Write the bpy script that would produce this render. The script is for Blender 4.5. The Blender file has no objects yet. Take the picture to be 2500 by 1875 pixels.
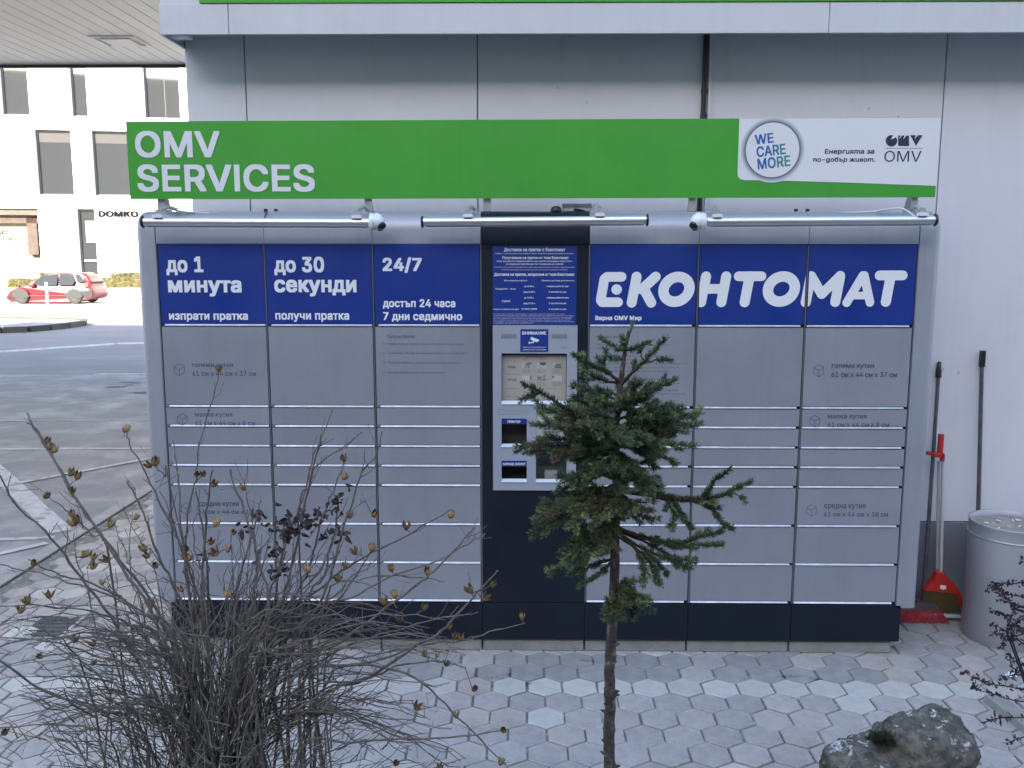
import bpy, bmesh, math, random
import numpy as np
from mathutils import Vector, Matrix, noise
R = math.radians
SC = bpy.context.scene
COL = SC.collection
random.seed(7); rng = np.random.default_rng(7)

# ------------------------------------------------------------------ camera, sky, sun
CAM = np.array([1.8404, -4.5468, 2.102]); FOC = 2200.0
PIT, YAW, ROL = -0.1433, -0.0139, 0.0008
def _basis():
    cp, sp, cy, sy = math.cos(PIT), math.sin(PIT), math.cos(YAW), math.sin(YAW)
    f = np.array([sy*cp, cy*cp, sp]); rt = np.array([cy, -sy, 0.0]); up = np.cross(rt, f)
    cr, sr = math.cos(ROL), math.sin(ROL)
    return rt*cr+up*sr, -rt*sr+up*cr, f
RT, UP, FW = _basis()
cd = bpy.data.cameras.new('camera'); cam = bpy.data.objects.new('camera', cd); COL.objects.link(cam)
cd.sensor_fit = 'HORIZONTAL'; cd.sensor_width = 36.0; cd.lens = 36.0*FOC/2500.0
cd.clip_start = 0.05; cd.clip_end = 2000
m = Matrix(((RT[0], UP[0], -FW[0], CAM[0]), (RT[1], UP[1], -FW[1], CAM[1]), (RT[2], UP[2], -FW[2], CAM[2]), (0, 0, 0, 1)))
cam.matrix_world = m; SC.camera = cam

SUN_DIR = Vector((-0.28, -1.0, 0.465)).normalized()      # towards the sun
W = bpy.data.worlds.new('World'); SC.world = W; W.use_nodes = True
nt = W.node_tree; nt.nodes.clear()
sk = nt.nodes.new('ShaderNodeTexSky'); sk.sky_type = 'NISHITA'; sk.sun_disc = False
el = math.asin(SUN_DIR.z); sk.sun_elevation = el
sk.sun_rotation = math.atan2(SUN_DIR.x, SUN_DIR.y) % (2*math.pi)
sk.air_density = 1.0; sk.dust_density = 1.6; sk.ozone_density = 0.9
bg = nt.nodes.new('ShaderNodeBackground'); bg.inputs['Strength'].default_value = 0.15
wo = nt.nodes.new('ShaderNodeOutputWorld')
nt.links.new(sk.outputs[0], bg.inputs[0]); nt.links.new(bg.outputs[0], wo.inputs[0])
sl = bpy.data.lights.new('sun', 'SUN'); sl.energy = 5.0; sl.angle = R(0.5); sl.color = (1.0, 0.93, 0.82)
so = bpy.data.objects.new('sun', sl); COL.objects.link(so)
so.rotation_euler = SUN_DIR.to_track_quat('Z', 'Y').to_euler()
vs = SC.view_settings; vs.view_transform = 'Standard'; vs.look = 'None'; vs.gamma = 1; vs.use_curve_mapping = False
vs.exposure = 2.25
SC.cycles.max_bounces = 6; SC.cycles.diffuse_bounces = 4

# photo pixel (2500 wide) -> world point on a plane of the place
def ray(u, v): return FW + RT*(u-1250)/FOC + UP*(937.5-v)/FOC
def at(u, v, y): d = ray(u, v); return CAM + d*((y-CAM[1])/d[1])
def atz(u, v, z): d = ray(u, v); return CAM + d*((z-CAM[2])/d[2])

# ------------------------------------------------------------------ materials
def mat(name, col, rough=0.6, metal=0.0, var=0.0, scale=6.0, bump=0.0, bscale=60.0, rnd=0.0, col2=None, thr=None, spec=0.5, coord='Object', stretch=None, rv=0.0, grime=0.0):
    """plain colour, broken up by noise: var = brightness variation, col2 + thr = patches of a second colour"""
    M = bpy.data.materials.new(name); M.use_nodes = True; N = M.node_tree; L = N.links
    b = N.nodes['Principled BSDF']
    b.inputs['Roughness'].default_value = rough; b.inputs['Metallic'].default_value = metal
    b.inputs['Specular IOR Level'].default_value = spec
    base = N.nodes.new('ShaderNodeRGB'); base.outputs[0].default_value = (*col, 1); cur = base.outputs[0]
    tc = N.nodes.new('ShaderNodeTexCoord'); co = tc.outputs[coord]
    if stretch:
        mp = N.nodes.new('ShaderNodeMapping'); mp.inputs['Scale'].default_value = stretch
        L.new(co, mp.inputs[0]); co = mp.outputs[0]
    if col2 is not None:
        n2 = N.nodes.new('ShaderNodeTexNoise'); n2.inputs['Scale'].default_value = scale*0.6; n2.inputs['Detail'].default_value = 8
        n2.inputs['Roughness'].default_value = 0.65; L.new(co, n2.inputs['Vector'])
        r2 = N.nodes.new('ShaderNodeValToRGB'); t = thr or (0.5, 0.6)
        r2.color_ramp.elements[0].position = t[0]; r2.color_ramp.elements[1].position = t[1]
        L.new(n2.outputs[0], r2.inputs[0])
        mx = N.nodes.new('ShaderNodeMix'); mx.data_type = 'RGBA'; L.new(r2.outputs[0], mx.inputs[0])
        L.new(cur, mx.inputs[6]); mx.inputs[7].default_value = (*col2, 1); cur = mx.outputs[2]
    if var or rnd:
        val = None
        if var:
            n = N.nodes.new('ShaderNodeTexNoise'); n.inputs['Scale'].default_value = scale; n.inputs['Detail'].default_value = 7
            n.inputs['Roughness'].default_value = 0.6; L.new(co, n.inputs['Vector'])
            mr = N.nodes.new('ShaderNodeMapRange'); mr.inputs[1].default_value = 0.3; mr.inputs[2].default_value = 0.7
            mr.inputs[3].default_value = 1-var; mr.inputs[4].default_value = 1+var; L.new(n.outputs[0], mr.inputs[0]); val = mr.outputs[0]
        if rnd:
            oi = N.nodes.new('ShaderNodeObjectInfo'); mr2 = N.nodes.new('ShaderNodeMapRange')
            mr2.inputs[3].default_value = 1-rnd; mr2.inputs[4].default_value = 1+rnd; L.new(oi.outputs['Random'], mr2.inputs[0])
            if val is None: val = mr2.outputs[0]
            else:
                mm = N.nodes.new('ShaderNodeMath'); mm.operation = 'MULTIPLY'; L.new(val, mm.inputs[0]); L.new(mr2.outputs[0], mm.inputs[1]); val = mm.outputs[0]
        h = N.nodes.new('ShaderNodeHueSaturation'); L.new(cur, h.inputs['Color']); L.new(val, h.inputs['Value']); cur = h.outputs[0]
    if grime:      # faint vertical run marks and smudges
        n3 = N.nodes.new('ShaderNodeTexNoise'); n3.inputs['Scale'].default_value = 1.0; n3.inputs['Detail'].default_value = 6; n3.inputs['Roughness'].default_value = 0.7
        m3 = N.nodes.new('ShaderNodeMapping'); m3.inputs['Scale'].default_value = (14, 14, 1.1); ge = N.nodes.new('ShaderNodeNewGeometry'); L.new(ge.outputs['Position'], m3.inputs[0]); L.new(m3.outputs[0], n3.inputs['Vector'])
        r3 = N.nodes.new('ShaderNodeMapRange'); r3.inputs[1].default_value = 0.52; r3.inputs[2].default_value = 0.80; r3.inputs[3].default_value = 1.0; r3.inputs[4].default_value = 1-grime; L.new(n3.outputs[0], r3.inputs[0])
        n4 = N.nodes.new('ShaderNodeTexNoise'); n4.inputs['Scale'].default_value = 3.5; n4.inputs['Detail'].default_value = 9; n4.inputs['Roughness'].default_value = 0.75; L.new(ge.outputs['Position'], n4.inputs['Vector'])
        r4 = N.nodes.new('ShaderNodeMapRange'); r4.inputs[1].default_value = 0.50; r4.inputs[2].default_value = 0.75; r4.inputs[3].default_value = 1.0; r4.inputs[4].default_value = 1-grime*0.8; L.new(n4.outputs[0], r4.inputs[0])
        m4 = N.nodes.new('ShaderNodeMath'); m4.operation = 'MULTIPLY'; L.new(r3.outputs[0], m4.inputs[0]); L.new(r4.outputs[0], m4.inputs[1])
        h4 = N.nodes.new('ShaderNodeHueSaturation'); L.new(cur, h4.inputs['Color']); L.new(m4.outputs[0], h4.inputs['Value']); cur = h4.outputs[0]
    if rv:
        n5 = N.nodes.new('ShaderNodeTexNoise'); n5.inputs['Scale'].default_value = 5.0; n5.inputs['Detail'].default_value = 8; g5 = N.nodes.new('ShaderNodeNewGeometry'); L.new(g5.outputs['Position'], n5.inputs['Vector'])
        r5 = N.nodes.new('ShaderNodeMapRange'); r5.inputs[1].default_value = 0.3; r5.inputs[2].default_value = 0.7; r5.inputs[3].default_value = rough-rv; r5.inputs[4].default_value = rough+rv; L.new(n5.outputs[0], r5.inputs[0]); L.new(r5.outputs[0], b.inputs['Roughness'])
    L.new(cur, b.inputs['Base Color'])
    if bump:
        nb = N.nodes.new('ShaderNodeTexNoise'); nb.inputs['Scale'].default_value = bscale; nb.inputs['Detail'].default_value = 6
        L.new(co, nb.inputs['Vector']); bp = N.nodes.new('ShaderNodeBump'); bp.inputs['Strength'].default_value = bump
        bp.inputs['Distance'].default_value = 0.01; L.new(nb.outputs[0], bp.inputs['Height']); L.new(bp.outputs[0], b.inputs['Normal'])
    return M

M = {}
M['door'] = mat('silver_door_paint', (0.295, 0.305, 0.345), 0.45, 0.3, var=0.04, scale=2.5, bump=0.03, bscale=300, rnd=0.04, rv=0.10, grime=0.10)
M['casing'] = mat('silver_casing_paint', (0.33, 0.34, 0.385), 0.42, 0.3, var=0.04, scale=2, rv=0.08, grime=0.12)
M['divider'] = mat('grey_profile', (0.17, 0.18, 0.20), 0.4, 0.5)
M['blue'] = mat('printed_blue', (0.004, 0.027, 0.215), 0.42, var=0.06, scale=3, rv=0.1, grime=0.1)
M['blue_sticker'] = mat('blue_sticker', (0.004, 0.027, 0.215), 0.45)
M['dark'] = mat('anthracite_panel', (0.007, 0.011, 0.020), 0.48, var=0.15, scale=4, rv=0.1, spec=0.3)
M['gap'] = mat('dark_recess', (0.012, 0.014, 0.02), 0.7)
M['strip'] = mat('polished_edge', (0.52, 0.53, 0.55), 0.42, 0.6, var=0.25, scale=14, rnd=0.1)
M['white_print'] = mat('white_print', (0.74, 0.76, 0.78), 0.5)
M['grey_print'] = mat('blue_grey_print', (0.05, 0.06, 0.13), 0.6)
M['faint_print'] = mat('faint_print', (0.11, 0.13, 0.20), 0.6)
M['concrete'] = mat('plinth_concrete', (0.25, 0.25, 0.235), 0.85, var=0.15, scale=12, bump=0.4, bscale=120)
M['wall'] = mat('wall_panel_paint', (0.615, 0.61, 0.655), 0.5, grime=0.05, var=0.03, scale=2.2, rnd=0.015, col2=(0.565, 0.56, 0.60), thr=(0.60, 0.78), bump=0.015, bscale=90)
M['fascia'] = mat('fascia_paint', (0.56, 0.565, 0.60), 0.45, var=0.03, scale=2, grime=0.08)
M['wall_low'] = mat('dark_grey_skirting', (0.175, 0.18, 0.21), 0.5, var=0.06, scale=5, grime=0.2)
M['green'] = mat('sign_green', (0.050, 0.31, 0.030), 0.45, var=0.06, scale=2, grime=0.07, rv=0.1)
M['sign_white'] = mat('sign_white', (0.68, 0.68, 0.70), 0.4, var=0.02, scale=4)
M['ink'] = mat('dark_ink', (0.02, 0.025, 0.06), 0.5)
M['alu'] = mat('brushed_aluminium', (0.80, 0.80, 0.82), 0.36, 0.9, bump=0.02, bscale=30, stretch=(0.1, 40, 40))
M['steel'] = mat('bracket_metal', (0.42, 0.42, 0.43), 0.4, 0.5)
M['white_pl'] = mat('white_plastic', (0.72, 0.74, 0.76), 0.35)
M['grey_pl'] = mat('pale_grey_plastic', (0.5, 0.54, 0.58), 0.45)
M['black'] = mat('black_plastic', (0.012, 0.013, 0.017), 0.4)
M['kiosk'] = mat('kiosk_frame_paint', (0.33, 0.355, 0.42), 0.4, 0.1, var=0.03)
M['sill'] = mat('kiosk_sill', (0.62, 0.65, 0.70), 0.4, 0.1)
M['paper'] = mat('notice_paper', (0.37, 0.34, 0.30), 0.6, var=0.04, scale=10)
M['photo_a'] = mat('photo_print', (0.16, 0.16, 0.17), 0.5, col2=(0.42, 0.41, 0.40), thr=(0.44, 0.56), scale=50)
M['photo_b'] = mat('photo_print_blue', (0.07, 0.08, 0.18), 0.5, col2=(0.45, 0.44, 0.42), thr=(0.45, 0.5), scale=30)
M['brown_in'] = mat('brown_slot_lining', (0.045, 0.038, 0.038), 0.5)
M['keypad'] = mat('keypad_beige', (0.42, 0.42, 0.38), 0.5)
M['olive_in'] = mat('terminal_green', (0.06, 0.085, 0.07), 0.4)
M['paver'] = mat('paver_grey', (0.385, 0.355, 0.335), 0.85, var=0.18, scale=11, bump=0.35, bscale=90, rnd=0.10, col2=(0.27, 0.255, 0.255), thr=(0.52, 0.68))
M['paver_pale'] = mat('paver_pale', (0.47, 0.455, 0.425), 0.85, var=0.12, scale=12, bump=0.35, bscale=90, rnd=0.08, col2=(0.38, 0.36, 0.33), thr=(0.56, 0.75))
M['paver_warm'] = mat('paver_warm', (0.40, 0.36, 0.325), 0.85, var=0.12, scale=10, bump=0.35, bscale=90, rnd=0.10, col2=(0.30, 0.27, 0.25), thr=(0.5, 0.65))
M['paver_dusty'] = mat('paver_dusty', (0.285, 0.275, 0.265), 0.9, var=0.16, scale=11, bump=0.3, bscale=90, rnd=0.07)
M['mortar'] = mat('joint_sand', (0.175, 0.165, 0.15), 0.95, var=0.4, scale=30, bump=0.5, bscale=150, col2=(0.36, 0.36, 0.36), thr=(0.55, 0.62))
M['asphalt_old'] = mat('old_worn_asphalt', (0.235, 0.228, 0.24), 0.9, var=0.16, scale=2.2, bump=0.5, bscale=140, col2=(0.37, 0.365, 0.375), thr=(0.47, 0.66))
M['asphalt'] = mat('dark_asphalt', (0.19, 0.18, 0.20), 0.9, var=0.12, scale=1.2, bump=0.4, bscale=100, col2=(0.27, 0.26, 0.27), thr=(0.55, 0.75), stretch=(0.35, 1, 1))
M['ground'] = mat('ground_asphalt', (0.16, 0.155, 0.15), 0.95, var=0.15, scale=0.3)
M['bitumen'] = mat('bitumen_patch', (0.05, 0.05, 0.055), 0.8, var=0.3, scale=6)
M['road_white'] = mat('worn_white_paint', (0.46, 0.46, 0.47), 0.8, var=0.15, scale=10, col2=(0.27, 0.265, 0.27), thr=(0.52, 0.60))
M['kerb'] = mat('kerb_stone', (0.34, 0.33, 0.31), 0.9, var=0.15, scale=8, bump=0.4, bscale=100, rnd=0.1)
M['pale_concrete'] = mat('pale_concrete', (0.50, 0.48, 0.44), 0.9, var=0.08, scale=0.8)  # paleness put in so the sunlit ground reflects warm light to the canopy
M['edge_dark'] = mat('edge_joint', (0.085, 0.083, 0.085), 0.9, var=0.3, scale=20)
M['soil'] = mat('bed_soil', (0.07, 0.058, 0.045), 0.95, var=0.35, scale=12, bump=1.0, bscale=50)
M['old_kerb'] = mat('weathered_kerb', (0.085, 0.075, 0.058), 0.9, var=0.25, scale=6, rnd=0.2)
M['letters'] = mat('dark_letters', (0.006, 0.006, 0.006), 0.8, spec=0.1)
M['render_white'] = mat('white_render', (0.78, 0.77, 0.74), 0.8, var=0.03, scale=0.8)
M['win_frame'] = mat('window_frame_grey', (0.07, 0.072, 0.078), 0.5)
M['glass'] = mat('window_glass', (0.035, 0.037, 0.04), 0.03, spec=1.0)
M['interior'] = mat('shop_interior', (0.17, 0.165, 0.12), 0.8, var=0.3, scale=1.2)
M['drape'] = mat('brown_drape', (0.065, 0.045, 0.035), 0.8, var=0.3, scale=5)
M['slat'] = mat('ceiling_slat_cream', (0.82, 0.74, 0.62), 0.45, var=0.03, scale=2, rnd=0.03)
M['brownedge'] = mat('brown_edge_trim', (0.07, 0.055, 0.05), 0.6)
M['neigh'] = mat('neighbour_render', (0.24, 0.22, 0.19), 0.85, var=0.1, scale=0.6)
M['bark'] = mat('spruce_bark', (0.068, 0.053, 0.046), 0.9, var=0.35, scale=45, bump=1.0, bscale=120, col2=(0.15, 0.135, 0.12), thr=(0.55, 0.62))
M['twigbark'] = mat('spruce_twig', (0.06, 0.045, 0.03), 0.9)
M['needle'] = mat('spruce_needles', (0.080, 0.118, 0.056), 0.55, var=0.35, scale=14, rnd=0.25)
M['needle_young'] = mat('young_needles', (0.155, 0.20, 0.075), 0.55, var=0.25, scale=14, rnd=0.25)
M['needle_dry'] = mat('yellowing_needles', (0.13, 0.115, 0.06), 0.6, var=0.3, scale=14)
M['stem'] = mat('grey_shrub_bark', (0.145, 0.12, 0.106), 0.85, var=0.3, scale=30, bump=0.5, bscale=150, rnd=0.25)
M['stem_low'] = mat('olive_shrub_bark', (0.115, 0.102, 0.078), 0.85, var=0.35, scale=25, rnd=0.25)
M['pod'] = mat('dry_seed_pod', (0.30, 0.20, 0.085), 0.8, var=0.35, scale=60, rnd=0.35)
M['pod_in'] = mat('seed_pod_inside', (0.12, 0.07, 0.035), 0.9)
M['deadleaf'] = mat('dead_leaf', (0.045, 0.03, 0.032), 0.85, rnd=0.4)
M['berry'] = mat('dark_purple_leaf', (0.035, 0.018, 0.028), 0.6, rnd=0.3)
M['weed'] = mat('joint_weed', (0.06, 0.075, 0.035), 0.8, var=0.3)
M['sedum'] = mat('dark_moss_tuft', (0.040, 0.046, 0.026), 0.8, var=0.5, scale=30)
M['drum'] = mat('brushed_drum_metal', (0.37, 0.375, 0.41), 0.5, 0.3, var=0.07, scale=5, stretch=(1, 1, 0.3))
M['sand'] = mat('ashtray_sand', (0.28, 0.26, 0.24), 0.9, var=0.3, scale=25, bump=0.6, bscale=60, col2=(0.5, 0.5, 0.5), thr=(0.62, 0.68))
M['red'] = mat('red_plastic', (0.48, 0.025, 0.02), 0.4)
M['pink'] = mat('pink_red_bristle', (0.42, 0.045, 0.06), 0.7, var=0.3, scale=60)
M['olive'] = mat('olive_bristle', (0.085, 0.07, 0.022), 0.8, var=0.3, scale=80, stretch=(6, 6, 0.3))
M['pole'] = mat('worn_steel_pole', (0.14, 0.13, 0.14), 0.4, 0.6, var=0.3, scale=20)
M['pole_white'] = mat('pale_grey_pole', (0.48, 0.49, 0.50), 0.4, 0.1)
M['car_red'] = mat('faded_red_paint', (0.14, 0.012, 0.018), 0.3)
M['car_dark'] = mat('car_dark_trim', (0.016, 0.015, 0.016), 0.6)
M['car_glass'] = mat('car_glass', (0.015, 0.018, 0.018), 0.05, spec=0.6)
M['tyre'] = mat('tyre_rubber', (0.035, 0.033, 0.03), 0.9)
M['rim'] = mat('dusty_wheel_cover', (0.07, 0.06, 0.045), 0.6, 0.1)
M['lamp_red'] = mat('tail_lamp', (0.2, 0.01, 0.008), 0.25)
M['hedge'] = mat('clipped_hedge', (0.055, 0.05, 0.014), 0.9, var=0.4, scale=9, col2=(0.09, 0.065, 0.022), thr=(0.5, 0.6))

# rock material: dark tuff with pale lichen
def rock_mat():
    K = mat('lichen_rock', (0.085, 0.08, 0.07), 0.95, var=0.6, scale=24, bump=1.0, bscale=45)
    N = K.node_tree; L = N.links; b = N.nodes['Principled BSDF']
    cur = b.inputs['Base Color'].links[0].from_socket
    tc = N.nodes.new('ShaderNodeTexCoord')
    for sc, t, c in ((9, (0.50, 0.62), (0.17, 0.16, 0.13)), (30, (0.60, 0.66), (0.20, 0.19, 0.17)), (16, (0.63, 0.66), (0.5, 0.51, 0.50))):
        n = N.nodes.new('ShaderNodeTexNoise'); n.inputs['Scale'].default_value = sc; n.inputs['Detail'].default_value = 8; n.inputs['Roughness'].default_value = 0.7
        mp = N.nodes.new('ShaderNodeMapping'); mp.inputs['Location'].default_value = (sc, 2.0*sc, 0)
        L.new(tc.outputs['Object'], mp.inputs[0]); L.new(mp.outputs[0], n.inputs['Vector'])
        r = N.nodes.new('ShaderNodeValToRGB'); r.color_ramp.elements[0].position = t[0]; r.color_ramp.elements[1].position = t[1]
        L.new(n.outputs[0], r.inputs[0]); fac = r.outputs[0]
        if sc == 16:   # white crust grows on the faces that look up
            ge = N.nodes.new('ShaderNodeNewGeometry'); sp = N.nodes.new('ShaderNodeSeparateXYZ'); L.new(ge.outputs['Normal'], sp.inputs[0])
            mr = N.nodes.new('ShaderNodeMapRange'); mr.inputs[1].default_value = 0.15; mr.inputs[2].default_value = 0.75; L.new(sp.outputs[2], mr.inputs[0])
            r.color_ramp.elements[0].position = 0.56; r.color_ramp.elements[1].position = 0.62
            mu = N.nodes.new('ShaderNodeMath'); mu.operation = 'MULTIPLY'; L.new(fac, mu.inputs[0]); L.new(mr.outputs[0], mu.inputs[1]); fac = mu.outputs[0]
        mx = N.nodes.new('ShaderNodeMix'); mx.data_type = 'RGBA'; L.new(fac, mx.inputs[0]); L.new(cur, mx.inputs[6]); mx.inputs[7].default_value = (*c, 1); cur = mx.outputs[2]
    L.new(cur, b.inputs['Base Color']); return K
M['rock'] = rock_mat()

# ------------------------------------------------------------------ mesh helpers
class MB:
    def __init__(s): s.v = []; s.f = []; s.mi = []; s.sm = []; s.cur = 0; s.smooth = False
    def add(s, vs, fs):
        o = len(s.v); s.v.extend([tuple(map(float, p)) for p in vs])
        for f in fs: s.f.append(tuple(i+o for i in f)); s.mi.append(s.cur); s.sm.append(s.smooth)
    def box(s, x0, x1, y0, y1, z0, z1):
        s.add([(x0,y0,z0),(x1,y0,z0),(x1,y1,z0),(x0,y1,z0),(x0,y0,z1),(x1,y0,z1),(x1,y1,z1),(x0,y1,z1)],
              [(0,3,2,1),(4,5,6,7),(0,1,5,4),(1,2,6,5),(2,3,7,6),(3,0,4,7)]); return s
    def cbox(s, x0, x1, y0, y1, z0, z1, c):
        """box whose front edges (towards -y) are chamfered by c"""
        o = [(x0,z0),(x1,z0),(x1,z1),(x0,z1)]; i = [(x0+c,z0+c),(x1-c,z0+c),(x1-c,z1-c),(x0+c,z1-c)]
        vs = [(a,y0,b) for a,b in i]+[(a,y0+c,b) for a,b in o]+[(a,y1,b) for a,b in o]
        fs = [(0,1,2,3),(11,10,9,8)]
        for k in range(4):
            n = (k+1)%4; fs += [(4+k,4+n,n,k),(8+k,8+n,4+n,4+k)]
        s.add(vs, fs); return s
    def tube(s, pts, rad, n=6, cap=True):
        pts = [np.array(p, float) for p in pts]; k = len(pts)
        if np.isscalar(rad): rad = [rad]*k
        vs = []; prev = None
        for i, p in enumerate(pts):
            t = pts[min(i+1, k-1)]-pts[max(i-1, 0)]; t = t/(np.linalg.norm(t)+1e-9)
            if prev is None:
                a = np.array([0, 0, 1.0]) if abs(t[2]) < 0.9 else np.array([1.0, 0, 0]); u = np.cross(t, a)
            else: u = prev-t*(prev@t)
            u = u/(np.linalg.norm(u)+1e-9); prev = u; w = np.cross(t, u)
            for j in range(n):
                A = 2*math.pi*j/n; vs.append(p+(u*math.cos(A)+w*math.sin(A))*rad[i])
        fs = [(i*n+j, i*n+(j+1)%n, (i+1)*n+(j+1)%n, (i+1)*n+j) for i in range(k-1) for j in range(n)]
        sm = s.smooth; s.smooth = True; s.add(vs, fs); s.smooth = False
        if cap: s.add(vs[:n], [tuple(range(n))[::-1]]); s.add(vs[(k-1)*n:], [tuple(range(n))])
        s.smooth = sm; return s
    def lathe(s, prof, cx, cy, n=48, z0=0):
        vs = [(cx+r*math.cos(2*math.pi*j/n), cy+r*math.sin(2*math.pi*j/n), z0+z) for r, z in prof for j in range(n)]
        fs = [(i*n+j, i*n+(j+1)%n, (i+1)*n+(j+1)%n, (i+1)*n+j) for i in range(len(prof)-1) for j in range(n)]
        s.add(vs, fs); return s
    def prism(s, poly, h0, h1, axis='z'):
        """poly: list of 2D points; extruded along axis"""
        n = len(poly)
        def P(a, b, h): return {'z': (a, b, h), 'y': (a, h, b), 'x': (h, a, b)}[axis]
        vs = [P(a, b, h0) for a, b in poly]+[P(a, b, h1) for a, b in poly]
        s.add(vs, [tuple(range(n))[::-1], tuple(range(n, 2*n))]+[(i, (i+1)%n, n+(i+1)%n, n+i) for i in range(n)]); return s
    def mesh(s, name, mats):
        me = bpy.data.meshes.new(name); me.from_pydata(s.v, [], s.f)
        for q in (mats if isinstance(mats, (list, tuple)) else [mats]): me.materials.append(q)
        me.polygons.foreach_set('material_index', s.mi); me.polygons.foreach_set('use_smooth', s.sm)
        me.update(); return me
    def build(s, name, mats, parent=None, fixn=False):
        me = s.mesh(name, mats)
        if fixn:
            bm = bmesh.new(); bm.from_mesh(me); bmesh.ops.recalc_face_normals(bm, faces=bm.faces); bm.to_mesh(me); bm.free()
        return link(name, me, parent)
def link(name, data, parent=None, loc=None):
    o = bpy.data.objects.new(name, data); COL.objects.link(o)
    if parent: o.parent = parent
    if loc is not None: o.location = loc
    return o
def tag(o, label, cat, group=None):
    o['label'] = label; o['category'] = cat
    if group: o['group'] = group
    return o
def thing(name, label, cat, loc=(0, 0, 0), rz=0.0, group=None):
    o = link(name, None, None, loc); o.rotation_euler = (0, 0, rz); o.empty_display_size = 0.1
    return tag(o, label, cat, group)
def struct(o, kind='structure'): o['kind'] = kind; return o
def part(name, me_or_mb, m, parent, label=None):
    o = me_or_mb.build(name, m, parent)
    if label: o['label'] = label
    return o

def plate(rect, holes, y0, y1, mb=None):
    """upright plate in x-z with rectangular holes, front at y0, back at y1, with reveals"""
    x0, x1, z0, z1 = rect; mb = mb or MB()
    xs = sorted({x0, x1, *[h[0] for h in holes], *[h[1] for h in holes]}); zs = sorted({z0, z1, *[h[2] for h in holes], *[h[3] for h in holes]})
    def solid(i, j):
        if i < 0 or j < 0 or i >= len(xs)-1 or j >= len(zs)-1: return False
        a, b = (xs[i]+xs[i+1])/2, (zs[j]+zs[j+1])/2
        return not any(h[0] < a < h[1] and h[2] < b < h[3] for h in holes)
    for i in range(len(xs)-1):
        for j in range(len(zs)-1):
            if not solid(i, j): continue
            a, b, c, d = xs[i], xs[i+1], zs[j], zs[j+1]
            mb.add([(a,y0,c),(b,y0,c),(b,y0,d),(a,y0,d)], [(0,1,2,3)]); mb.add([(a,y1,c),(b,y1,c),(b,y1,d),(a,y1,d)], [(3,2,1,0)])
            if not solid(i-1, j): mb.add([(a,y0,c),(a,y0,d),(a,y1,d),(a,y1,c)], [(0,1,2,3)])
            if not solid(i+1, j): mb.add([(b,y0,c),(b,y0,d),(b,y1,d),(b,y1,c)], [(3,2,1,0)])
            if not solid(i, j-1): mb.add([(a,y0,c),(b,y0,c),(b,y1,c),(a,y1,c)], [(3,2,1,0)])
            if not solid(i, j+1): mb.add([(a,y0,d),(b,y0,d),(b,y1,d),(a,y1,d)], [(0,1,2,3)])
    return mb

import os
def _font():
    """the sans face that ships inside Blender; the built-in one if it is not there"""
    for base in (bpy.utils.system_resource('DATAFILES'),):
        p = os.path.join(base, 'fonts', 'Inter.woff2')
        if os.path.exists(p):
            try: return bpy.data.fonts.load(p)
            except Exception: return None
    return None
FONT = _font()
from mathutils.geometry import delaunay_2d_cdt
_TC = {}
def text_fill(txt, shear=0.0, space=1.0, res=3):
    """outline of the text filled by winding number (overlapping contours of a glyph become one area)"""
    key = (txt, shear, space, res)
    if key in _TC: return _TC[key]
    if FONT: txt = txt.replace("I", "\u0399")          # the plain upright form, without slab serifs
    c = bpy.data.curves.new('t', 'FONT'); c.body = txt; c.size = 1; c.shear = shear
    if FONT: c.font = FONT
    c.space_character = space; c.resolution_u = res; c.fill_mode = 'NONE'
    o = bpy.data.objects.new('t', c); COL.objects.link(o)
    dg = bpy.context.evaluated_depsgraph_get(); me = bpy.data.meshes.new_from_object(o.evaluated_get(dg))
    bpy.data.objects.remove(o); bpy.data.curves.remove(c)
    n = len(me.vertices); co = np.empty(n*3); me.vertices.foreach_get('co', co); co = co.reshape(-1, 3)[:, :2]
    ed = np.empty(len(me.edges)*2, dtype=np.int64); me.edges.foreach_get('vertices', ed); ed = ed.reshape(-1, 2); bpy.data.meshes.remove(me)
    # orient each edge: consecutive indices run forward, the long one closes the loop
    A, B = ed.min(1), ed.max(1); cl = (B-A) > 1; st = np.where(cl, B, A); en = np.where(cl, A, B)
    V, E, F, _, _, _ = delaunay_2d_cdt([Vector(p) for p in co], ed.tolist(), [], 0, 1e-6, False)
    V = np.array([v[:] for v in V]); T_ = np.array([f for f in F if len(f) == 3], dtype=np.int64)
    cen = V[T_].mean(1); p, q = co[st], co[en]; wn = np.zeros(len(cen), int)
    px, py = cen[:, 0][:, None], cen[:, 1][:, None]
    for k in range(0, len(p), 2000):
        P_k, Q_k = p[k:k+2000], q[k:k+2000]
        isl = (Q_k[:, 0]-P_k[:, 0])*(py-P_k[:, 1])-(px-P_k[:, 0])*(Q_k[:, 1]-P_k[:, 1])
        wn += ((P_k[:, 1] <= py) & (Q_k[:, 1] > py) & (isl > 0)).sum(1)-((P_k[:, 1] > py) & (Q_k[:, 1] <= py) & (isl < 0)).sum(1)
    T_ = T_[wn != 0]; _TC[key] = (V, T_); return _TC[key]
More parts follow.
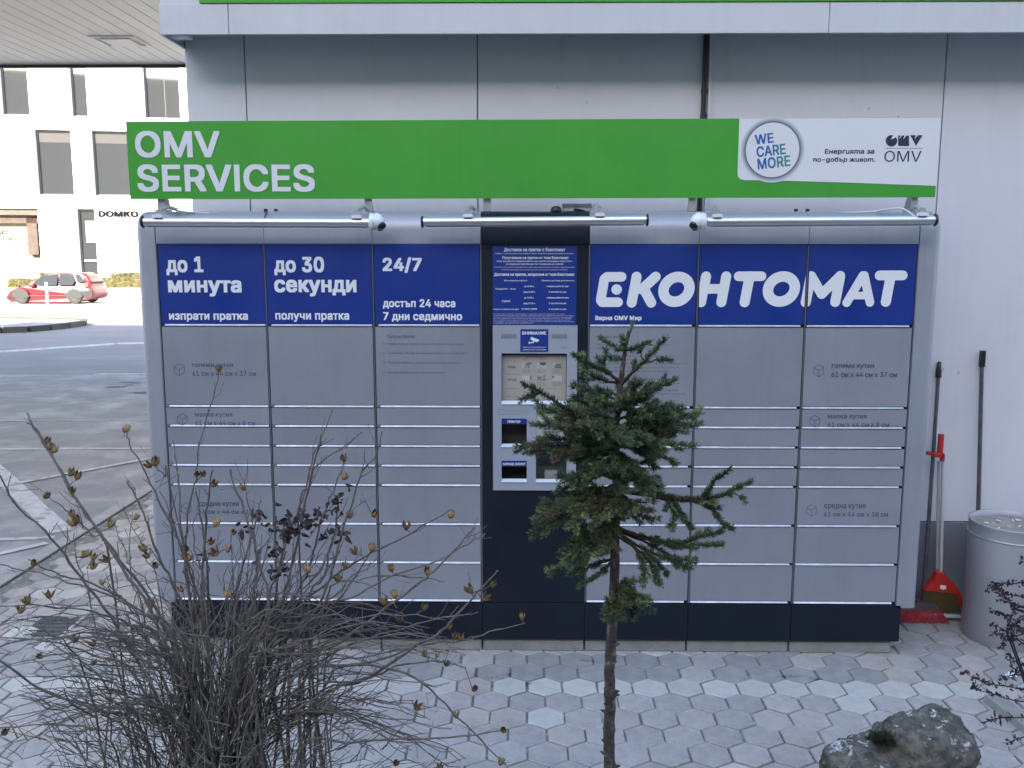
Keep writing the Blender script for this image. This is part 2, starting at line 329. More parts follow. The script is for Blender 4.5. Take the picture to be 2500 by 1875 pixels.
def put_text(txt, box, y, m, parent, bold=0.02, shear=0.0, name='lettering', space=1.0, res=3, rot=0.0):
    """lettering stretched to fill box = (x0, x1, z0, z1) on the plane y, facing -y; bold = stroke widening in em"""
    co, tri = text_fill(txt, shear, space+bold*1.2, res); n = len(co)
    fs = tri.tolist()
    a, b = co.min(0), co.max(0); x0, x1, z0, z1 = box
    offs = [(0, 0)]
    if bold > 0: offs += [(bold*i_, bold*j_*0.8) for i_ in (-1, 0, 1) for j_ in (-1, 0, 1) if i_ or j_]
    wx_, wz_ = (b[0]-a[0])+2*bold, (b[1]-a[1])+2*bold; V_, F_ = [], []
    for i, (ox, oz) in enumerate(offs):
        X = x0+(co[:, 0]-a[0]+bold+ox)/wx_*(x1-x0); Z = z0+(co[:, 1]-a[1]+bold+oz)/wz_*(z1-z0)
        if rot:
            cx, cz = (x0+x1)/2, (z0+z1)/2; dx, dz = X-cx, Z-cz
            X = cx+dx*math.cos(rot)-dz*math.sin(rot); Z = cz+dx*math.sin(rot)+dz*math.cos(rot)
        F_ += [tuple(q+i*n for q in f) for f in fs]; V_ += list(zip(X.tolist(), [y-i*1.5e-5]*n, Z.tolist()))
    me = bpy.data.meshes.new(name); me.from_pydata(V_, [], F_); me.materials.append(m); me.update()
    return link(name, me, parent)
def pbox(u0, v0, u1, v1, y):
    """box on plane y from two photo corners (top left, bottom right)"""
    a = at(u0, v0, y); b = at(u1, v1, y); return (a[0], b[0], b[2], a[2])

# ================================================================== SETTING
g = MB(); g.box(-300, 300, -120, 500, -0.5, -0.012); struct(g.build('ground', M['ground']))
# forecourt (old pale asphalt) and road (darker)
KX = -1.49
f = MB(); f.add([(-30,-1.5,-0.004),(KX-0.1,-1.5,-0.004),(KX-0.1,11.05,-0.004),(-30,11.05,-0.004)], [(0,1,2,3)]); struct(f.build('forecourt', M['asphalt_old']))
f = MB(); f.add([(-60,11.05,-0.004),(40,11.05,-0.004),(40,22.5,-0.004),(-60,22.5,-0.004)], [(0,1,2,3)]); struct(f.build('road', M['asphalt']))
f = MB(); f.add([(-60,22.5,-0.004),(40,22.5,-0.004),(40,31,-0.004),(-60,31,-0.004)], [(0,1,2,3)]); struct(f.build('parking_apron', M['pale_concrete']))  # pale sheet added to bounce sunlight up onto the canopy ceiling
f = MB(); f.add([(-60,31,-0.004),(40,31,-0.004),(40,39,-0.004),(-60,39,-0.004)], [(0,1,2,3)]); struct(f.build('far_pavement', M['pale_concrete']))
t = MB(); t.box(-60, 40, 39, 80, -0.1, 0.42); struct(t.build('terrace', M['render_white']))
# painted lines
def line(pts, w, z=0.0, name='road_marking'):
    mb = MB()
    for (x0, y0), (x1, y1) in zip(pts[:-1], pts[1:]):
        d = Vector((x1-x0, y1-y0)).normalized(); n = Vector((-d.y, d.x))*w/2
        k = max(2, int((Vector((x1-x0, y1-y0)).length)/0.12)); L_, R_ = [], []
        for i in range(k+1):
            s = i/k; px, py = x0+(x1-x0)*s, y0+(y1-y0)*s; j1, j2 = random.uniform(-1, 1)*w*0.05, random.uniform(-1, 1)*w*0.05
            L_.append((px+n.x*(1+j1/w), py+n.y*(1+j1/w), z)); R_.append((px-n.x*(1+j2/w), py-n.y*(1+j2/w), z))
        vs = L_+R_; mb.add(vs, [(k+1+i, k+2+i, i+1, i) for i in range(k)])
    return struct(mb.build(name, M['road_white']))
line([(-4.4, 5.25), (-3.21, 3.86), (-1.70, 2.06)], 0.17)
line([(-3.0, 3.30), (-2.05, 4.53), (-1.6, 5.15)], 0.075, 0.004)
line([(-3.4, 1.68), (-1.68, 1.92)], 0.065)
line([(-2.6, 1.02), (-2.0, 1.38), (-1.66, 1.78)], 0.07, 0.004)
line([(-6.5, 4.85), (-1.7, 5.06)], 0.07)
line([(-6.5, 6.6), (-1.7, 6.75)], 0.05)
line([(-5.75, 11.12), (-2.0, 11.25)], 0.16)
line([(-12.0, 13.3), (-9.5, 14.75), (-7.8, 16.5), (-5, 17.3)], 0.42)
# bitumen repairs
for cx, cy, n_ in ((-3.2, 9.3, 9), (-2.4, 9.0, 8), (-4.6, 9.9, 5), (-2.9, 8.5, 6)):
    mb = MB()
    for i in range(n_):
        ax, ay = cx+random.uniform(-0.8, 0.8), cy+random.uniform(-0.35, 0.35); r0 = random.uniform(0.05, 0.2)
        mb.add([(ax+math.cos(a)*r0*random.uniform(0.8, 2.0), ay+math.sin(a)*r0*random.uniform(0.3, 0.7), 0.0+i*0.0004) for a in np.linspace(0, 2*math.pi, 10)[:-1]], [tuple(range(9))])
    struct(mb.build('asphalt_patch', M['bitumen']))

# hexagonal pavement: every paver a part
PW = 0.172; PR = PW/math.sqrt(3)          # flat-to-flat, corner radius
bed = MB(); bed.box(KX, 9.0, -1.30, 12, -0.08, -0.006); pav = struct(bed.build('pavement', M['mortar']))
def hexmesh(gap, h, jit, mt):
    rr = random.Random(int(gap*1e5)+int(jit*1e6)+len(mt.name)); mb = MB()
    A = [math.pi/2+i*math.pi/3 for i in range(6)]
    ro = [PR-gap+rr.uniform(-jit, jit) for _ in A]
    o = [(r*math.cos(a), r*math.sin(a)) for r, a in zip(ro, A)]; i_ = [((r-0.005)*math.cos(a), (r-0.005)*math.sin(a)) for r, a in zip(ro, A)]
    vs = [(x, y, h) for x, y in i_]+[(x, y, h-0.004) for x, y in o]+[(x, y, -0.03) for x, y in o]
    fs = [tuple(range(6))]
    for k in range(6): n = (k+1)%6; fs += [(6+k, 6+n, n, k), (12+k, 12+n, 6+n, 6+k)]
    mb.add(vs, fs); return mb.mesh('paver', mt)
HX = {k: [hexmesh(0.0035+0.0012*j, 0.0+0.001*j, 0.0016, M[k]) for j in range(4)] for k in ('paver', 'paver_pale', 'paver_warm', 'paver_dusty')}
HO = (1.944, -0.378)                       # centre of one paver in the pale row
RS = PW*math.sqrt(3)/2
cells = []
for j in range(-6, 60):
    for i in range(-26, 42):
        x = HO[0]+(i+(0.5 if j % 2 else 0))*PW; y = HO[1]+j*RS
        if x < KX+PW*0.55 or x > 6.4 or y > 7 or y < -1.22: continue
        if y > 0.52 and x > -0.1: continue                 # under the building
        if 0.12 < y < 0.55 and 0.02 < x < 3.75: continue   # under the lockers
        if -0.97 < x < -0.70 and 0.13 < y < 0.44: continue
        d = np.array([x, y, 0.0])-CAM; dep = d@FW
        uu = 1250+FOC*(d@RT)/dep; vv = 937.5-FOC*(d@UP)/dep
        vis = -60 < uu < 2560 and vv < 1960
        cells.append((not vis, dep, x, y, j))
cells.sort()
rest = MB()
for k, (nv, dep, x, y, j) in enumerate(cells):
    r = random.random()
    if j >= 1 and x > 3.0 and y < 0.6: kind = 'paver_dusty' if r < 0.85 else 'paver_warm'
    elif j == 0: kind = 'paver_pale' if r < 0.75 else 'paver_warm'
    elif j in (1, 2): kind = 'paver_dusty' if r < 0.8 else 'paver'
    elif j < 0: kind = 'paver' if r < 0.80 else ('paver_warm' if r < 0.92 else 'paver_pale')
    else: kind = 'paver' if r < 0.55 else ('paver_warm' if r < 0.75 else ('paver_pale' if r < 0.85 else 'paver_dusty'))
    if k < 300:
        o = link('paver', random.choice(HX[kind]), pav, (x+random.uniform(-1, 1)*0.0015, y+random.uniform(-1, 1)*0.0015, random.uniform(-0.0015, 0.0025)))
        o.rotation_euler = (random.uniform(-1, 1)*0.006, random.uniform(-1, 1)*0.006, random.choice((0, 1, 2))*math.pi/3+random.uniform(-1, 1)*0.012)
    else:
        z = random.uniform(-0.0015, 0.0025)
        rest.cur = {'paver': 0, 'paver_pale': 1, 'paver_warm': 2, 'paver_dusty': 3}[kind]; r0 = PR-0.0045
        A = [math.pi/2+i*math.pi/3 for i in range(6)]
        vs = [(x+(r0-0.005)*math.cos(a), y+(r0-0.005)*math.sin(a), z) for a in A]+[(x+r0*math.cos(a), y+r0*math.sin(a), z-0.004) for a in A]+[(x+r0*math.cos(a), y+r0*math.sin(a), -0.02) for a in A]
        rest.add(vs, [tuple(range(6))]+[(6+q, 6+(q+1)%6, (q+1)%6, q) for q in range(6)]+[(12+q, 12+(q+1)%6, 6+(q+1)%6, 6+q) for q in range(6)])
o = rest.build('paver_field', [M['paver'], M['paver_pale'], M['paver_warm'], M['paver_dusty']], pav); o['kind'] = 'stuff'
# edge of the pavement: pale concrete haunch and dark joint
mb = MB(); mb.box(KX-0.018, KX, -1.3, 12, -0.05, 0.002); struct(mb.build('pavement_edge', M['edge_dark']))
mb = MB(); mb.box(KX-0.13, KX-0.018, -1.3, 12, -0.05, -0.001); struct(mb.build('concrete_haunch', M['kerb']))
# planting bed in front
mb = MB()
NX, NY = 70, 34
for j in range(NY):
    for i in range(NX):
        x = -4+11*i/(NX-1); y = -7+5.68*j/(NY-1)
        mb.v.append((x, y, 0.02+0.03*noise.noise((x*2.1, y*2.1, 0))+0.012*noise.noise((x*9, y*9, 3))))
for j in range(NY-1):
    for i in range(NX-1): a = j*NX+i; mb.f.append((a, a+1, a+NX+1, a+NX)); mb.mi.append(0); mb.sm.append(True)
struct(mb.build('planting_bed', M['soil']))
kb = MB(); kb.cbox(-4, -0.0, -0.04, 0.04, -0.1, 0.05, 0.008); kb = None
for i in range(9):                                        # kerb stones between bed and pavement
    mb = MB(); mb.box(-0.495, 0.495, -0.04, 0.04, -0.1, 0.045); o = struct(mb.build('kerb_stone', M['kerb'])); o.location = (-3.2+i*1.0, -1.34, 0)
p0, p1 = atz(2428, 1690, 0.05), atz(2560, 1790, 0.05)
mb = MB(); L_ = float(np.linalg.norm(p1-p0)); mb.box(0, L_+0.8, -0.05, 0.03, -0.1, 0.04); o = struct(mb.build('kerb_stone', M['concrete'])); o.location = (p0[0], p0[1], 0)
o.rotation_euler = (0, 0, math.atan2(p1[1]-p0[1], p1[0]-p0[0]))
# small utility cover
HCX = [(-0.951, 0.183), (-0.988, 0.446), (-0.761, 0.45), (-0.704, 0.127)]
t = thing('utility_cover', 'dark worn rectangular utility cover let into the hexagonal pavement', 'utility cover', (-0.855, 0.30, 0))
mb = MB()
for a, b, c, d in ((-0.135, 0.135, -0.165, -0.145), (-0.135, 0.135, 0.145, 0.165), (-0.135, -0.115, -0.145, 0.145), (0.115, 0.135, -0.145, 0.145)): mb.box(a, b, c, d, -0.02, 0.001)
part('frame', mb, M['kerb'], t)
mb = MB(); mb.box(-0.113, 0.113, -0.143, 0.143, -0.02, -0.002)
for i in range(5): mb.box(-0.09, 0.09, -0.12+i*0.055, -0.105+i*0.055, -0.002, 0.001)
part('lid', mb, M['edge_dark'], t)

# island kerb in the sunlit road
t = thing('traffic_island', 'low traffic island with stone kerb in the sunlit road', 'traffic island')
isl = [(-15.5, 18.75), (-14.2, 18.95), (-13.0, 19.2), (-12.2, 19.45), (-11.68, 19.75), (-11.45, 20.3), (-11.3, 21.0), (-11.25, 21.8), (-11.6, 22.6), (-12.6, 23.1), (-15.5, 23.4)]
mb = MB(); mb.prism([(x-0.02, y) for x, y in isl], -0.02, 0.10); part('infill', mb, M['asphalt_old'], t)
for (x0, y0), (x1, y1) in zip(isl[:-1], isl[1:]):
    L_ = math.hypot(x1-x0, y1-y0); mb = MB(); mb.box(0.012, L_-0.012, -0.16, 0.02, -0.02, 0.15)
    o = part('kerb_stone', mb, M['old_kerb'], t); o.location = (x0, y0, 0); o.rotation_euler = (0, 0, math.atan2(y1-y0, x1-x0))

# ------------------------------------------------------------------ petrol station building (pale wall behind the lockers)
WY = 0.62
def wx(u, v): return float(at(u, v, WY)[0])
b = thing('station_building', 'pale grey panelled station building standing behind the parcel lockers', 'building')
xl = wx(456, 200); soff = float(at(452, 116, WY)[2])
mb = MB(); mb.box(xl+0.004, 12, WY+0.012, 9, 0, 3.9); part('core', mb, M['gap'], b)
cuts = [xl, wx(603, 290), wx(1166, 290), wx(1731, 290), wx(2300, 300), 5.5, 6.8, 8.1, 9.4, 10.7, 12]
LZ = float(at(2420, 1275, WY)[2])
for i, (a, c) in enumerate(zip(cuts[:-1], cuts[1:])):
    mb = MB(); mb.cbox(a+0.003, c-0.003, WY, WY+0.011, LZ+0.004, soff+0.3, 0.002); part('wall_panel', mb, M['wall'], b)
    mb = MB(); mb.cbox(a+0.003, c-0.003, WY-0.004, WY+0.008, 0.0, LZ, 0.002); part('skirting', mb, M['wall_low'], b)
# side wall facing the road
for k in range(6):
    mb = MB(); mb.box(xl-0.010, xl+0.002, WY+0.02+k*1.2, WY+0.015+(k+1)*1.2-0.008, 0.5, soff+0.3); part('wall_panel', mb, M['wall'], b)
mb = MB(); mb.box(xl-0.012, xl+0.002, WY+0.002, WY+7.2, 0, 0.495); part('skirting', mb, M['wall_low'], b)
# eaves: soffit, fascia boards, green band
FY = 0.32
ex = float(at(389, 60, FY)[0]); fz = float(at(1200, 83, FY)[2]); gz = float(at(1200, 5, FY-0.006)[2])-0.022
mb = MB(); mb.box(ex+0.01, 12, FY+0.012, WY-0.001, fz+0.09, fz+0.12); part('soffit', mb, M['fascia'], b)
fc = [ex, float(at(558, 60, FY)[0]), 3.4, 6.4, 9.4, 12]
for a, c in zip(fc[:-1], fc[1:]):
    mb = MB(); mb.cbox(a+0.0015, c-0.0015, FY, FY+0.012, fz, gz+0.02, 0.003); part('fascia_board', mb, M['fascia'], b)
mb = MB(); mb.box(ex, ex+0.012, FY+0.013, 8.0, fz, gz+0.02); part('fascia_board', mb, M['fascia'], b)
mb = MB(); mb.box(float(at(487, 0, FY)[0]), 12, FY-0.006, FY+0.0215, gz+0.022, gz+0.25); part('green_band', mb, M['green'], b)
mb = MB(); mb.box(ex, 12, FY+0.022, 9, gz+0.022, 3.9); part('roof_edge', mb, M['fascia'], b)
# flood light under the eave corner
t = thing('eaves_lamp', 'small pale lamp fixed under the station roof at its corner', 'lamp', tuple(at(442, 88, 0.46)))
mb = MB(); mb.box(-0.05, 0.05, -0.04, 0.04, -0.012, 0.006); part('housing', mb, M['white_pl'], t)

# black corrugated conduit on the wall
t = thing('cable_conduit', 'black ribbed cable conduit running down the pale wall', 'conduit')
x_t, x_b = wx(1723, 88), wx(1704, 520)
mb = MB(); ztop, zb = fz+0.12, float(at(1704, 530, WY)[2])-0.9; n_ = 150
prof = []
for i in range(n_*2): prof.append((0.0150 if i % 2 < 1 else 0.0138, i))
pts = [(x_t+(x_b-x_t)*(i/(n_*2-1))*1.4, WY-0.018, ztop+(zb-ztop)*i/(n_*2-1)) for i in range(n_*2)]
mb.tube(pts, [p[0] for p in prof], 8); part('ribbed_hose', mb, M['black'], t)
for zc in (soff-0.25, 2.95-0.1):
    mb = MB(); mb.box(x_t-0.018, x_t+0.018, WY-0.006, WY-0.0005, zc, zc+0.02); part('clip', mb, M['black'], t)
mb = MB(); mb.box(x_t+0.020, x_t+0.036, WY-0.02, WY-0.001, zb, ztop); part('trunking', mb, M['wall'], t)
# weathered marks on the wall: small screws
mb = MB()
for (u, v) in ((2121, 265), (2193, 285), (1362, 214), (1433, 250), (2303, 900), (2340, 910)):
    p = at(u, v, WY); mb.box(p[0]-0.004, p[0]+0.004, WY-0.003, WY+0.002, p[2]-0.006, p[2]+0.006)
part('screw', mb, M['steel'], b)
b.children[-1]['kind'] = 'stuff'

# ------------------------------------------------------------------ canopy
t = thing('forecourt_canopy', 'cream slatted canopy ceiling over the forecourt at upper left', 'canopy')
CZ = 5.0; CY0, CY1 = 1.2, 9.87
lx0, lx1, ly0, ly1 = -4.04, -3.42, 8.03, 8.60
k = 0; x = -16.0
slat_full = MB(); slat_full.box(0.006, 0.200, 0, CY1-CY0, 0, 0.02); slat_full.box(0, 0.010, 0, CY1-CY0, 0.006, 0.02); sm_ = slat_full.mesh('ceiling_slat', M['slat'])
mb = MB(); mb.box(-16.0, 1.0, CY0+0.001, CY1-0.001, CZ+0.022, CZ+0.05); part('deck', mb, M['slat'], t)
while x < 0.9:
    link('ceiling_slat', sm_, t, (x, CY0, CZ)); x += 0.206
for nm, a in (('fascia', (-16.0, 1.0, CY1, CY1+0.06, CZ-0.045, CZ+0.6)), ('fascia', (-16.06, -16.0, CY0-0.06, CY1+0.06, CZ-0.045, CZ+0.6)), ('fascia', (-16.0, 1.0, CY0-0.06, CY0, CZ-0.045, CZ+0.6))):
    mb = MB(); mb.box(*a); part(nm, mb, M['brownedge'], t)
mb = MB(); mb.box(-16, 1, CY0, CY1, CZ+0.055, CZ+0.6); part('roof', mb, M['fascia'], t)
mb = MB(); mb.box(-14.2, -13.8, 5.3, 5.7, 0, CZ); part('column', mb, M['fascia'], t)
cl = thing('canopy_light', 'square recessed lamp in the cream canopy ceiling', 'ceiling light', (0, 0, CZ))
mb = MB()
w = 0.04
for a in ((lx0, lx1, ly0, ly0+w), (lx0, lx1, ly1-w, ly1), (lx0, lx0+w, ly0+w, ly1-w), (lx1-w, lx1, ly0+w, ly1-w)): mb.box(a[0], a[1], a[2], a[3], -0.014, -0.001)
part('frame', mb, M['slat'], cl)
mb = MB(); mb.box(lx0+0.11, lx1-0.11, ly0+0.11, ly1-0.08, -0.022, -0.001); part('diffuser', mb, M['slat'], cl)

# ------------------------------------------------------------------ white building across the road
bd = thing('office_building', 'bright white rendered building with dark tall windows across the road', 'building', (-15, 44, 0), R(10))
holes = {'top': (9.08, 12.5), 'mid': (5.10, 8.40), 'gf': (0.95, 4.42)}
WINS = [(-9.85, -8.53, 'top'), (-6.52, -5.74, 'top'), (-2.95, -1.18, 'top'), (-8.40, -6.65, 'mid'), (-5.66, -3.75, 'mid'), (-12.6, -8.50, 'gf'), (-6.62, -5.73, 'gf'),
        (-12.6, -11.0, 'top'), (-17.5, -15.7, 'top'), (-12.0, -10.4, 'mid'), (-16.5, -14.7, 'mid'), (-1.8, 0.0, 'mid'), (3, 4.8, 'mid'), (1.5, 3, 'top'), (-19, -15, 'gf'), (2, 4, 'gf')]
HH = [(a, c, *holes[k]) for a, c, k in WINS]
mb = plate((-24, 22, 0.3, 14.2), HH, 0, 0.45); part('facade', mb, M['render_white'], bd)
mb = MB(); mb.box(-24, 22, 0.9, 14, 0.3, 14.1); mb.cur = 0; part('core', mb, M['win_frame'], bd)
mb = MB(); mb.box(-24.1, 22.1, -0.1, 14.1, 14.2, 14.5); part('roof', mb, M['render_white'], bd)
for a, c, kk in WINS:
    z0, z1 = holes[kk]
    if kk == 'gf' and c-a > 2:      # shop front
        mb = MB(); mb.box(a, c, 0.84, 0.89, z0, z1); o = part('shop_display', mb, M['interior'], bd)
        dr = MB(); dr.box(c-0.75, c-0.25, 0.5, 0.8, z0+1.1, z1-0.4); dr.box(a, c-0.01, 0.5, 0.8, z1-0.75, z1-0.35); part('drape', dr, M['drape'], bd)
        dr = MB(); dr.box(a, c-0.01, 0.46, 0.8, z0+0.01, z0+0.85); part('counter', dr, M['win_frame'], bd)
        dr = MB(); dr.box(a, c-0.01, 0.2, 0.44, z1-0.34, z1-0.01); part('awning', dr, M['old_kerb'], bd)
    fr = plate((a+0.002, c-0.002, z0+0.002, z1-0.002), [(a+0.10, c-0.07, z0+0.08, z1-0.12)], 0.25, 0.34)
    w_ = part('window', fr, M['win_frame'], bd)
    pn = MB(); pn.box(a+0.10, c-0.07, 0.30, 0.31, z0+0.08, z1-0.12)
    if not (kk == 'gf' and c-a > 2): pn.build('pane', M['glass'], w_)
    if kk == 'top' and c-a > 1.5: mu = MB(); xm = (a+c)/2+0.1; mu.box(xm-0.012, xm+0.012, 0.285, 0.299, z0+0.08, z1-0.12); mu.build('mullion', M['win_frame'], w_)
    if kk == 'mid': mu = MB(); mu.box(a+0.1, c-0.07, 0.285, 0.299, z1-0.62, z1-0.12); mu.build('blind_box', M['car_dark'], w_)
    if kk == 'gf' and c-a < 1.2:
        mu = MB(); mu.box(a+0.35, c-0.02, 0.20, 0.245, z1-1.75, z1-0.62); mu.build('poster', M['paper'], w_)
        mu = MB(); mu.box(a+0.18, c-0.02, 0.20, 0.245, z0+0.75, z0+0.83); mu.build('rail', M['white_pl'], w_)
def fac(u, v):
    n = np.array([-math.sin(R(10)), math.cos(R(10)), 0]); d = ray(u, v); P0 = np.array([-15.0, 44, 0]); q = CAM+d*(((P0-CAM)@n)/(d@n))
    return (q[0]+15)*math.cos(R(10))+(q[1]-44)*math.sin(R(10)), q[2]
a, c = fac(241, 530), fac(338, 515)
me = put_text('DOMKO', (a[0], c[0], a[1], c[1]), -0.06, M['letters'], bd, bold=0.05, name='lettering')
a, c = fac(-14, 572), fac(14, 563)
put_text('AC', (a[0], c[0], a[1], c[1]), 0.19, M['letters'], bd, bold=0.02, name='lettering')
# hedges on the terrace
def hedge(x0, x1, y0, y1, z0, z1, label):
    mb = MB(); nx = int((x1-x0)/0.16)+2; P = []
    prof = [(y0, z0), (y0-0.02, (z0+z1)/2), (y0, z1-0.05), ((y0+y1)/2, z1), (y1, z1-0.05), (y1, z0)]
    for i in range(nx):
        x = x0+(x1-x0)*i/(nx-1)
        for (y, z) in prof: P.append((x+random.uniform(-.05, .05), y+random.uniform(-.06, .06), z+(random.uniform(-.04, .05) if z > z0 else 0)))
    n = len(prof); fs = [(i*n+j, (i+1)*n+j, (i+1)*n+j+1, i*n+j+1) for i in range(nx-1) for j in range(n-1)]+[tuple(range(n)), tuple(range((nx-1)*n, nx*n))[::-1]]
    mb.add(P, fs)
    for _ in range(int((x1-x0)*90)):     # leaf clumps
        x, y, z = random.uniform(x0, x1), random.uniform(y0-0.05, y0+0.3), random.uniform(z0+.05, z1+0.02); s = 0.05
        d = [np.array([x, y-0.03, z])+rng.normal(0, s, 3) for _ in range(3)]; mb.add(d, [(0, 1, 2)])
    o = mb.build('hedge', M['hedge']); tag(o, label, 'hedge'); return o
hy = 40.0
def hx(u): return float(at(u, 690, hy)[0])
def hz(v): return float(at(200, v, hy)[2])
hedge(hx(18), hx(112), hy, hy+0.7, 0.42, hz(681), 'low clipped hedge behind the front of the red car')
hedge(hx(62), hx(118), hy+1.3, hy+2.0, 0.42, hz(668), 'taller strip of hedge close to the white building, above the red bonnet')
hedge(hx(243), hx(420), hy, hy+0.7, 0.42, hz(677), 'clipped hedge to the right of the red car, running behind the lockers')
hedge(hx(243), hx(420), hy+1.3, hy+2.0, 0.42, hz(668), 'brownish back hedge right of the red car against the white wall')
# white post before the car
t = thing('marker_post', 'thin white post standing in the sun in front of the red car', 'post', tuple(atz(117, 752, 0)))
mb = MB(); mb.tube([(0, 0, 0), (0, 0, 1.0)], 0.045, 10); part('post', mb, M['render_white'], t)

# building behind the photographer (it throws the shade and is mirrored in the far windows)
nb = thing('neighbour_block', 'long tall apartment block behind the viewer, mirrored in the far windows', 'building', (0, -35, 0))
NH = 24.8
rows = [(x_, x_+1.4, 2+3*r, 3.6+3*r) for r in range(7) for x_ in range(-70, 60, 6)]
mb = plate((-80, 70, 0, NH), rows, -0.4, 0); part('facade', mb, M['neigh'], nb)
mb = MB(); mb.box(-80, 70, -12, -0.9, 0, NH); part('core', mb, M['neigh'], nb)
mb = MB()
for x_ in (-48, -40, -31, -22, -13, -4, 6, 20, 33): mb.box(x_, x_+0.8, -2.5, -1.6, NH, NH+1.3)
part('chimneys', mb, M['neigh'], nb)
gp = MB(); gp.box(0, 1.4, -0.30, -0.28, 0, 1.6); gp = gp.mesh('window_pane', M['glass'])
for (a, c, z0, z1) in rows: link('window_pane', gp, nb, (a, 0, z0))

# ================================================================== PARCEL LOCKER
BZ, ROWS = 0.282, [0.282, 0.490, 0.698, 0.906, 1.010, 1.113, 1.217, 1.320, 1.737]
HT = 2.150; P_ = 0.5432; X0 = -0.009; DEP = 0.575
CX = [X0+i*P_ for i in range(8)]
LK = thing('parcel_locker', 'wide grey and blue parcel locker with seven columns and a dark kiosk in the middle', 'parcel locker')
mb = MB(); mb.box(CX[0]+0.001, CX[7]-0.001, 0.014, DEP, 0.076, 2.30); part('carcass', mb, M['gap'], LK)
# base panels and concrete plinth blocks
for c in range(7):
    mb = MB(); mb.cbox(CX[c]+(0.001 if c else 0.0), CX[c+1]-0.001+(0.03 if c == 6 else 0), 0.0, 0.013, 0.076, BZ-0.006, 0.0015); part('base_panel', mb, M['dark'], LK)
    mb = MB(); mb.cbox(CX[c]+0.004, CX[c+1]-0.004, 0.022, 0.5, 0.0, 0.066, 0.006); part('plinth_block', mb, M['concrete'], LK)
mb = MB(); mb.box(CX[7]+0.002, CX[7]+0.028, 0.0135, DEP, 0.076, BZ-0.006); mb.box(CX[0]-0.03, CX[0]-0.002, 0.0135, DEP, 0.076, BZ-0.006); part('base_side', mb, M['dark'], LK)
mb = MB(); mb.box(CX[0], CX[7]-0.01, 0.03, 0.5, 0.0665, 0.0755); part('base_shadow_gap', mb, M['gap'], LK)
# doors
DM, SM_ = {}, {}
def door(c, z0, z1, left, m='door'):
    h = round(z1-z0, 3); key = (h, m)
    if key not in DM:
        mb = MB(); mb.cbox(0.006, P_-0.006, 0.0, 0.012, 0.014, h-0.001, 0.0012)
        mb.box(0.004, 0.020, 0.002, 0.012, 0.0045, 0.0115); DM[key] = mb.mesh('door', M[m])
    o = link('door', DM[key], LK, (CX[c]+random.uniform(-1, 1)*0.0007, random.uniform(-1, 1)*0.0007, z0+random.uniform(-1, 1)*0.0006))
    if left not in SM_:
        mb = MB(); a, b = (0.024, P_-0.009) if left else (0.009, P_-0.024)
        mb.add([(a, -0.0055, 0.0045), (b, -0.0055, 0.0045), (b, 0.0012, 0.0122), (a, 0.0012, 0.0122), (a, -0.0048, 0.0036), (b, -0.0048, 0.0036), (b, 0.010, 0.0036), (a, 0.010, 0.0036), (b, 0.010, 0.0122), (a, 0.010, 0.0122)],
               [(0,1,2,3), (4,5,1,0), (7,6,5,4), (3,2,8,9), (1,5,6,8,2), (0,3,9,7,4)]); SM_[left] = mb.mesh('edge_strip', M['strip'])
    link('edge_strip', SM_[left], o); return o
DO = {}
for c in (0, 1, 2, 4, 5, 6):
    for r in range(8): DO[c, r] = door(c, ROWS[r], ROWS[r+1], c < 3)
    DO[c, 8] = door(c, ROWS[8], HT, c < 3, 'blue'); DO[c, 8]['label'] = 'blue header panel'
for c in range(0, 8):
    mb = MB(); w = 0.0028; mb.box(CX[c]-w, CX[c]+w, -0.0015, 0.0135, BZ, HT); part('divider', mb, M['divider'], LK)
# rounded top boards
ZT, RA = 2.315, 0.095
def prof(ins=0.0):
    pr = [(ins, 0)]; pr.append((ins, ZT-RA))
    for k in range(1, 9): A = math.pi/2*k/8; pr.append((RA-(RA-ins)*math.cos(A), ZT-RA+(RA-ins)*math.sin(A)))
    pr += [(DEP, ZT-ins), (DEP, 0)]; return pr
def board(x0, x1, zb, m, name):
    mb = MB(); pr = prof(); pr[0] = (0, zb); pr[-1] = (DEP, zb)
    mb.prism(pr, x0, x1, 'x'); mb.sm = [False]*len(mb.sm)
    o = mb.build(name, m, LK, True)
    for i, p in enumerate(o.data.polygons): p.use_smooth = len(p.vertices) == 4
    o.data.set_sharp_from_angle(angle=R(30)); return o
for c in range(7): board(CX[c]+0.0012, CX[c+1]-0.0012, HT+0.002, M['dark'] if c == 3 else M['casing'], 'top_board')
def side(xin, xout, z0):
    sg = 1 if xout > xin else -1; r = 0.035; S_ = []
    S_.append((xin, 0.0))
    for k in range(0, 7): A = math.pi/2*k/6; S_.append((xout-sg*r*(1-math.sin(A)), r*(1-math.cos(A))))
    mb = MB(); n = None
    for x, ins in S_:
        pr = prof(ins); pr[0] = (ins, z0); pr[-1] = (DEP, z0); n = len(pr); mb.v += [(x, a, b) for a, b in pr]
    for i in range(len(S_)-1):
        for j in range(n): mb.f.append((i*n+j, i*n+(j+1)%n, (i+1)*n+(j+1)%n, (i+1)*n+j)); mb.mi.append(0); mb.sm.append(True)
    mb.f += [tuple(range(n)), tuple(range((len(S_)-1)*n, len(S_)*n))[::-1]]; mb.mi += [0, 0]; mb.sm += [False, False]
    o = mb.build('side_panel', M['casing'], LK, True); o.data.set_sharp_from_angle(angle=R(35))
side(CX[0]-0.004, -0.112, 0.27); side(CX[7]+0.004, 3.905, 0.262)

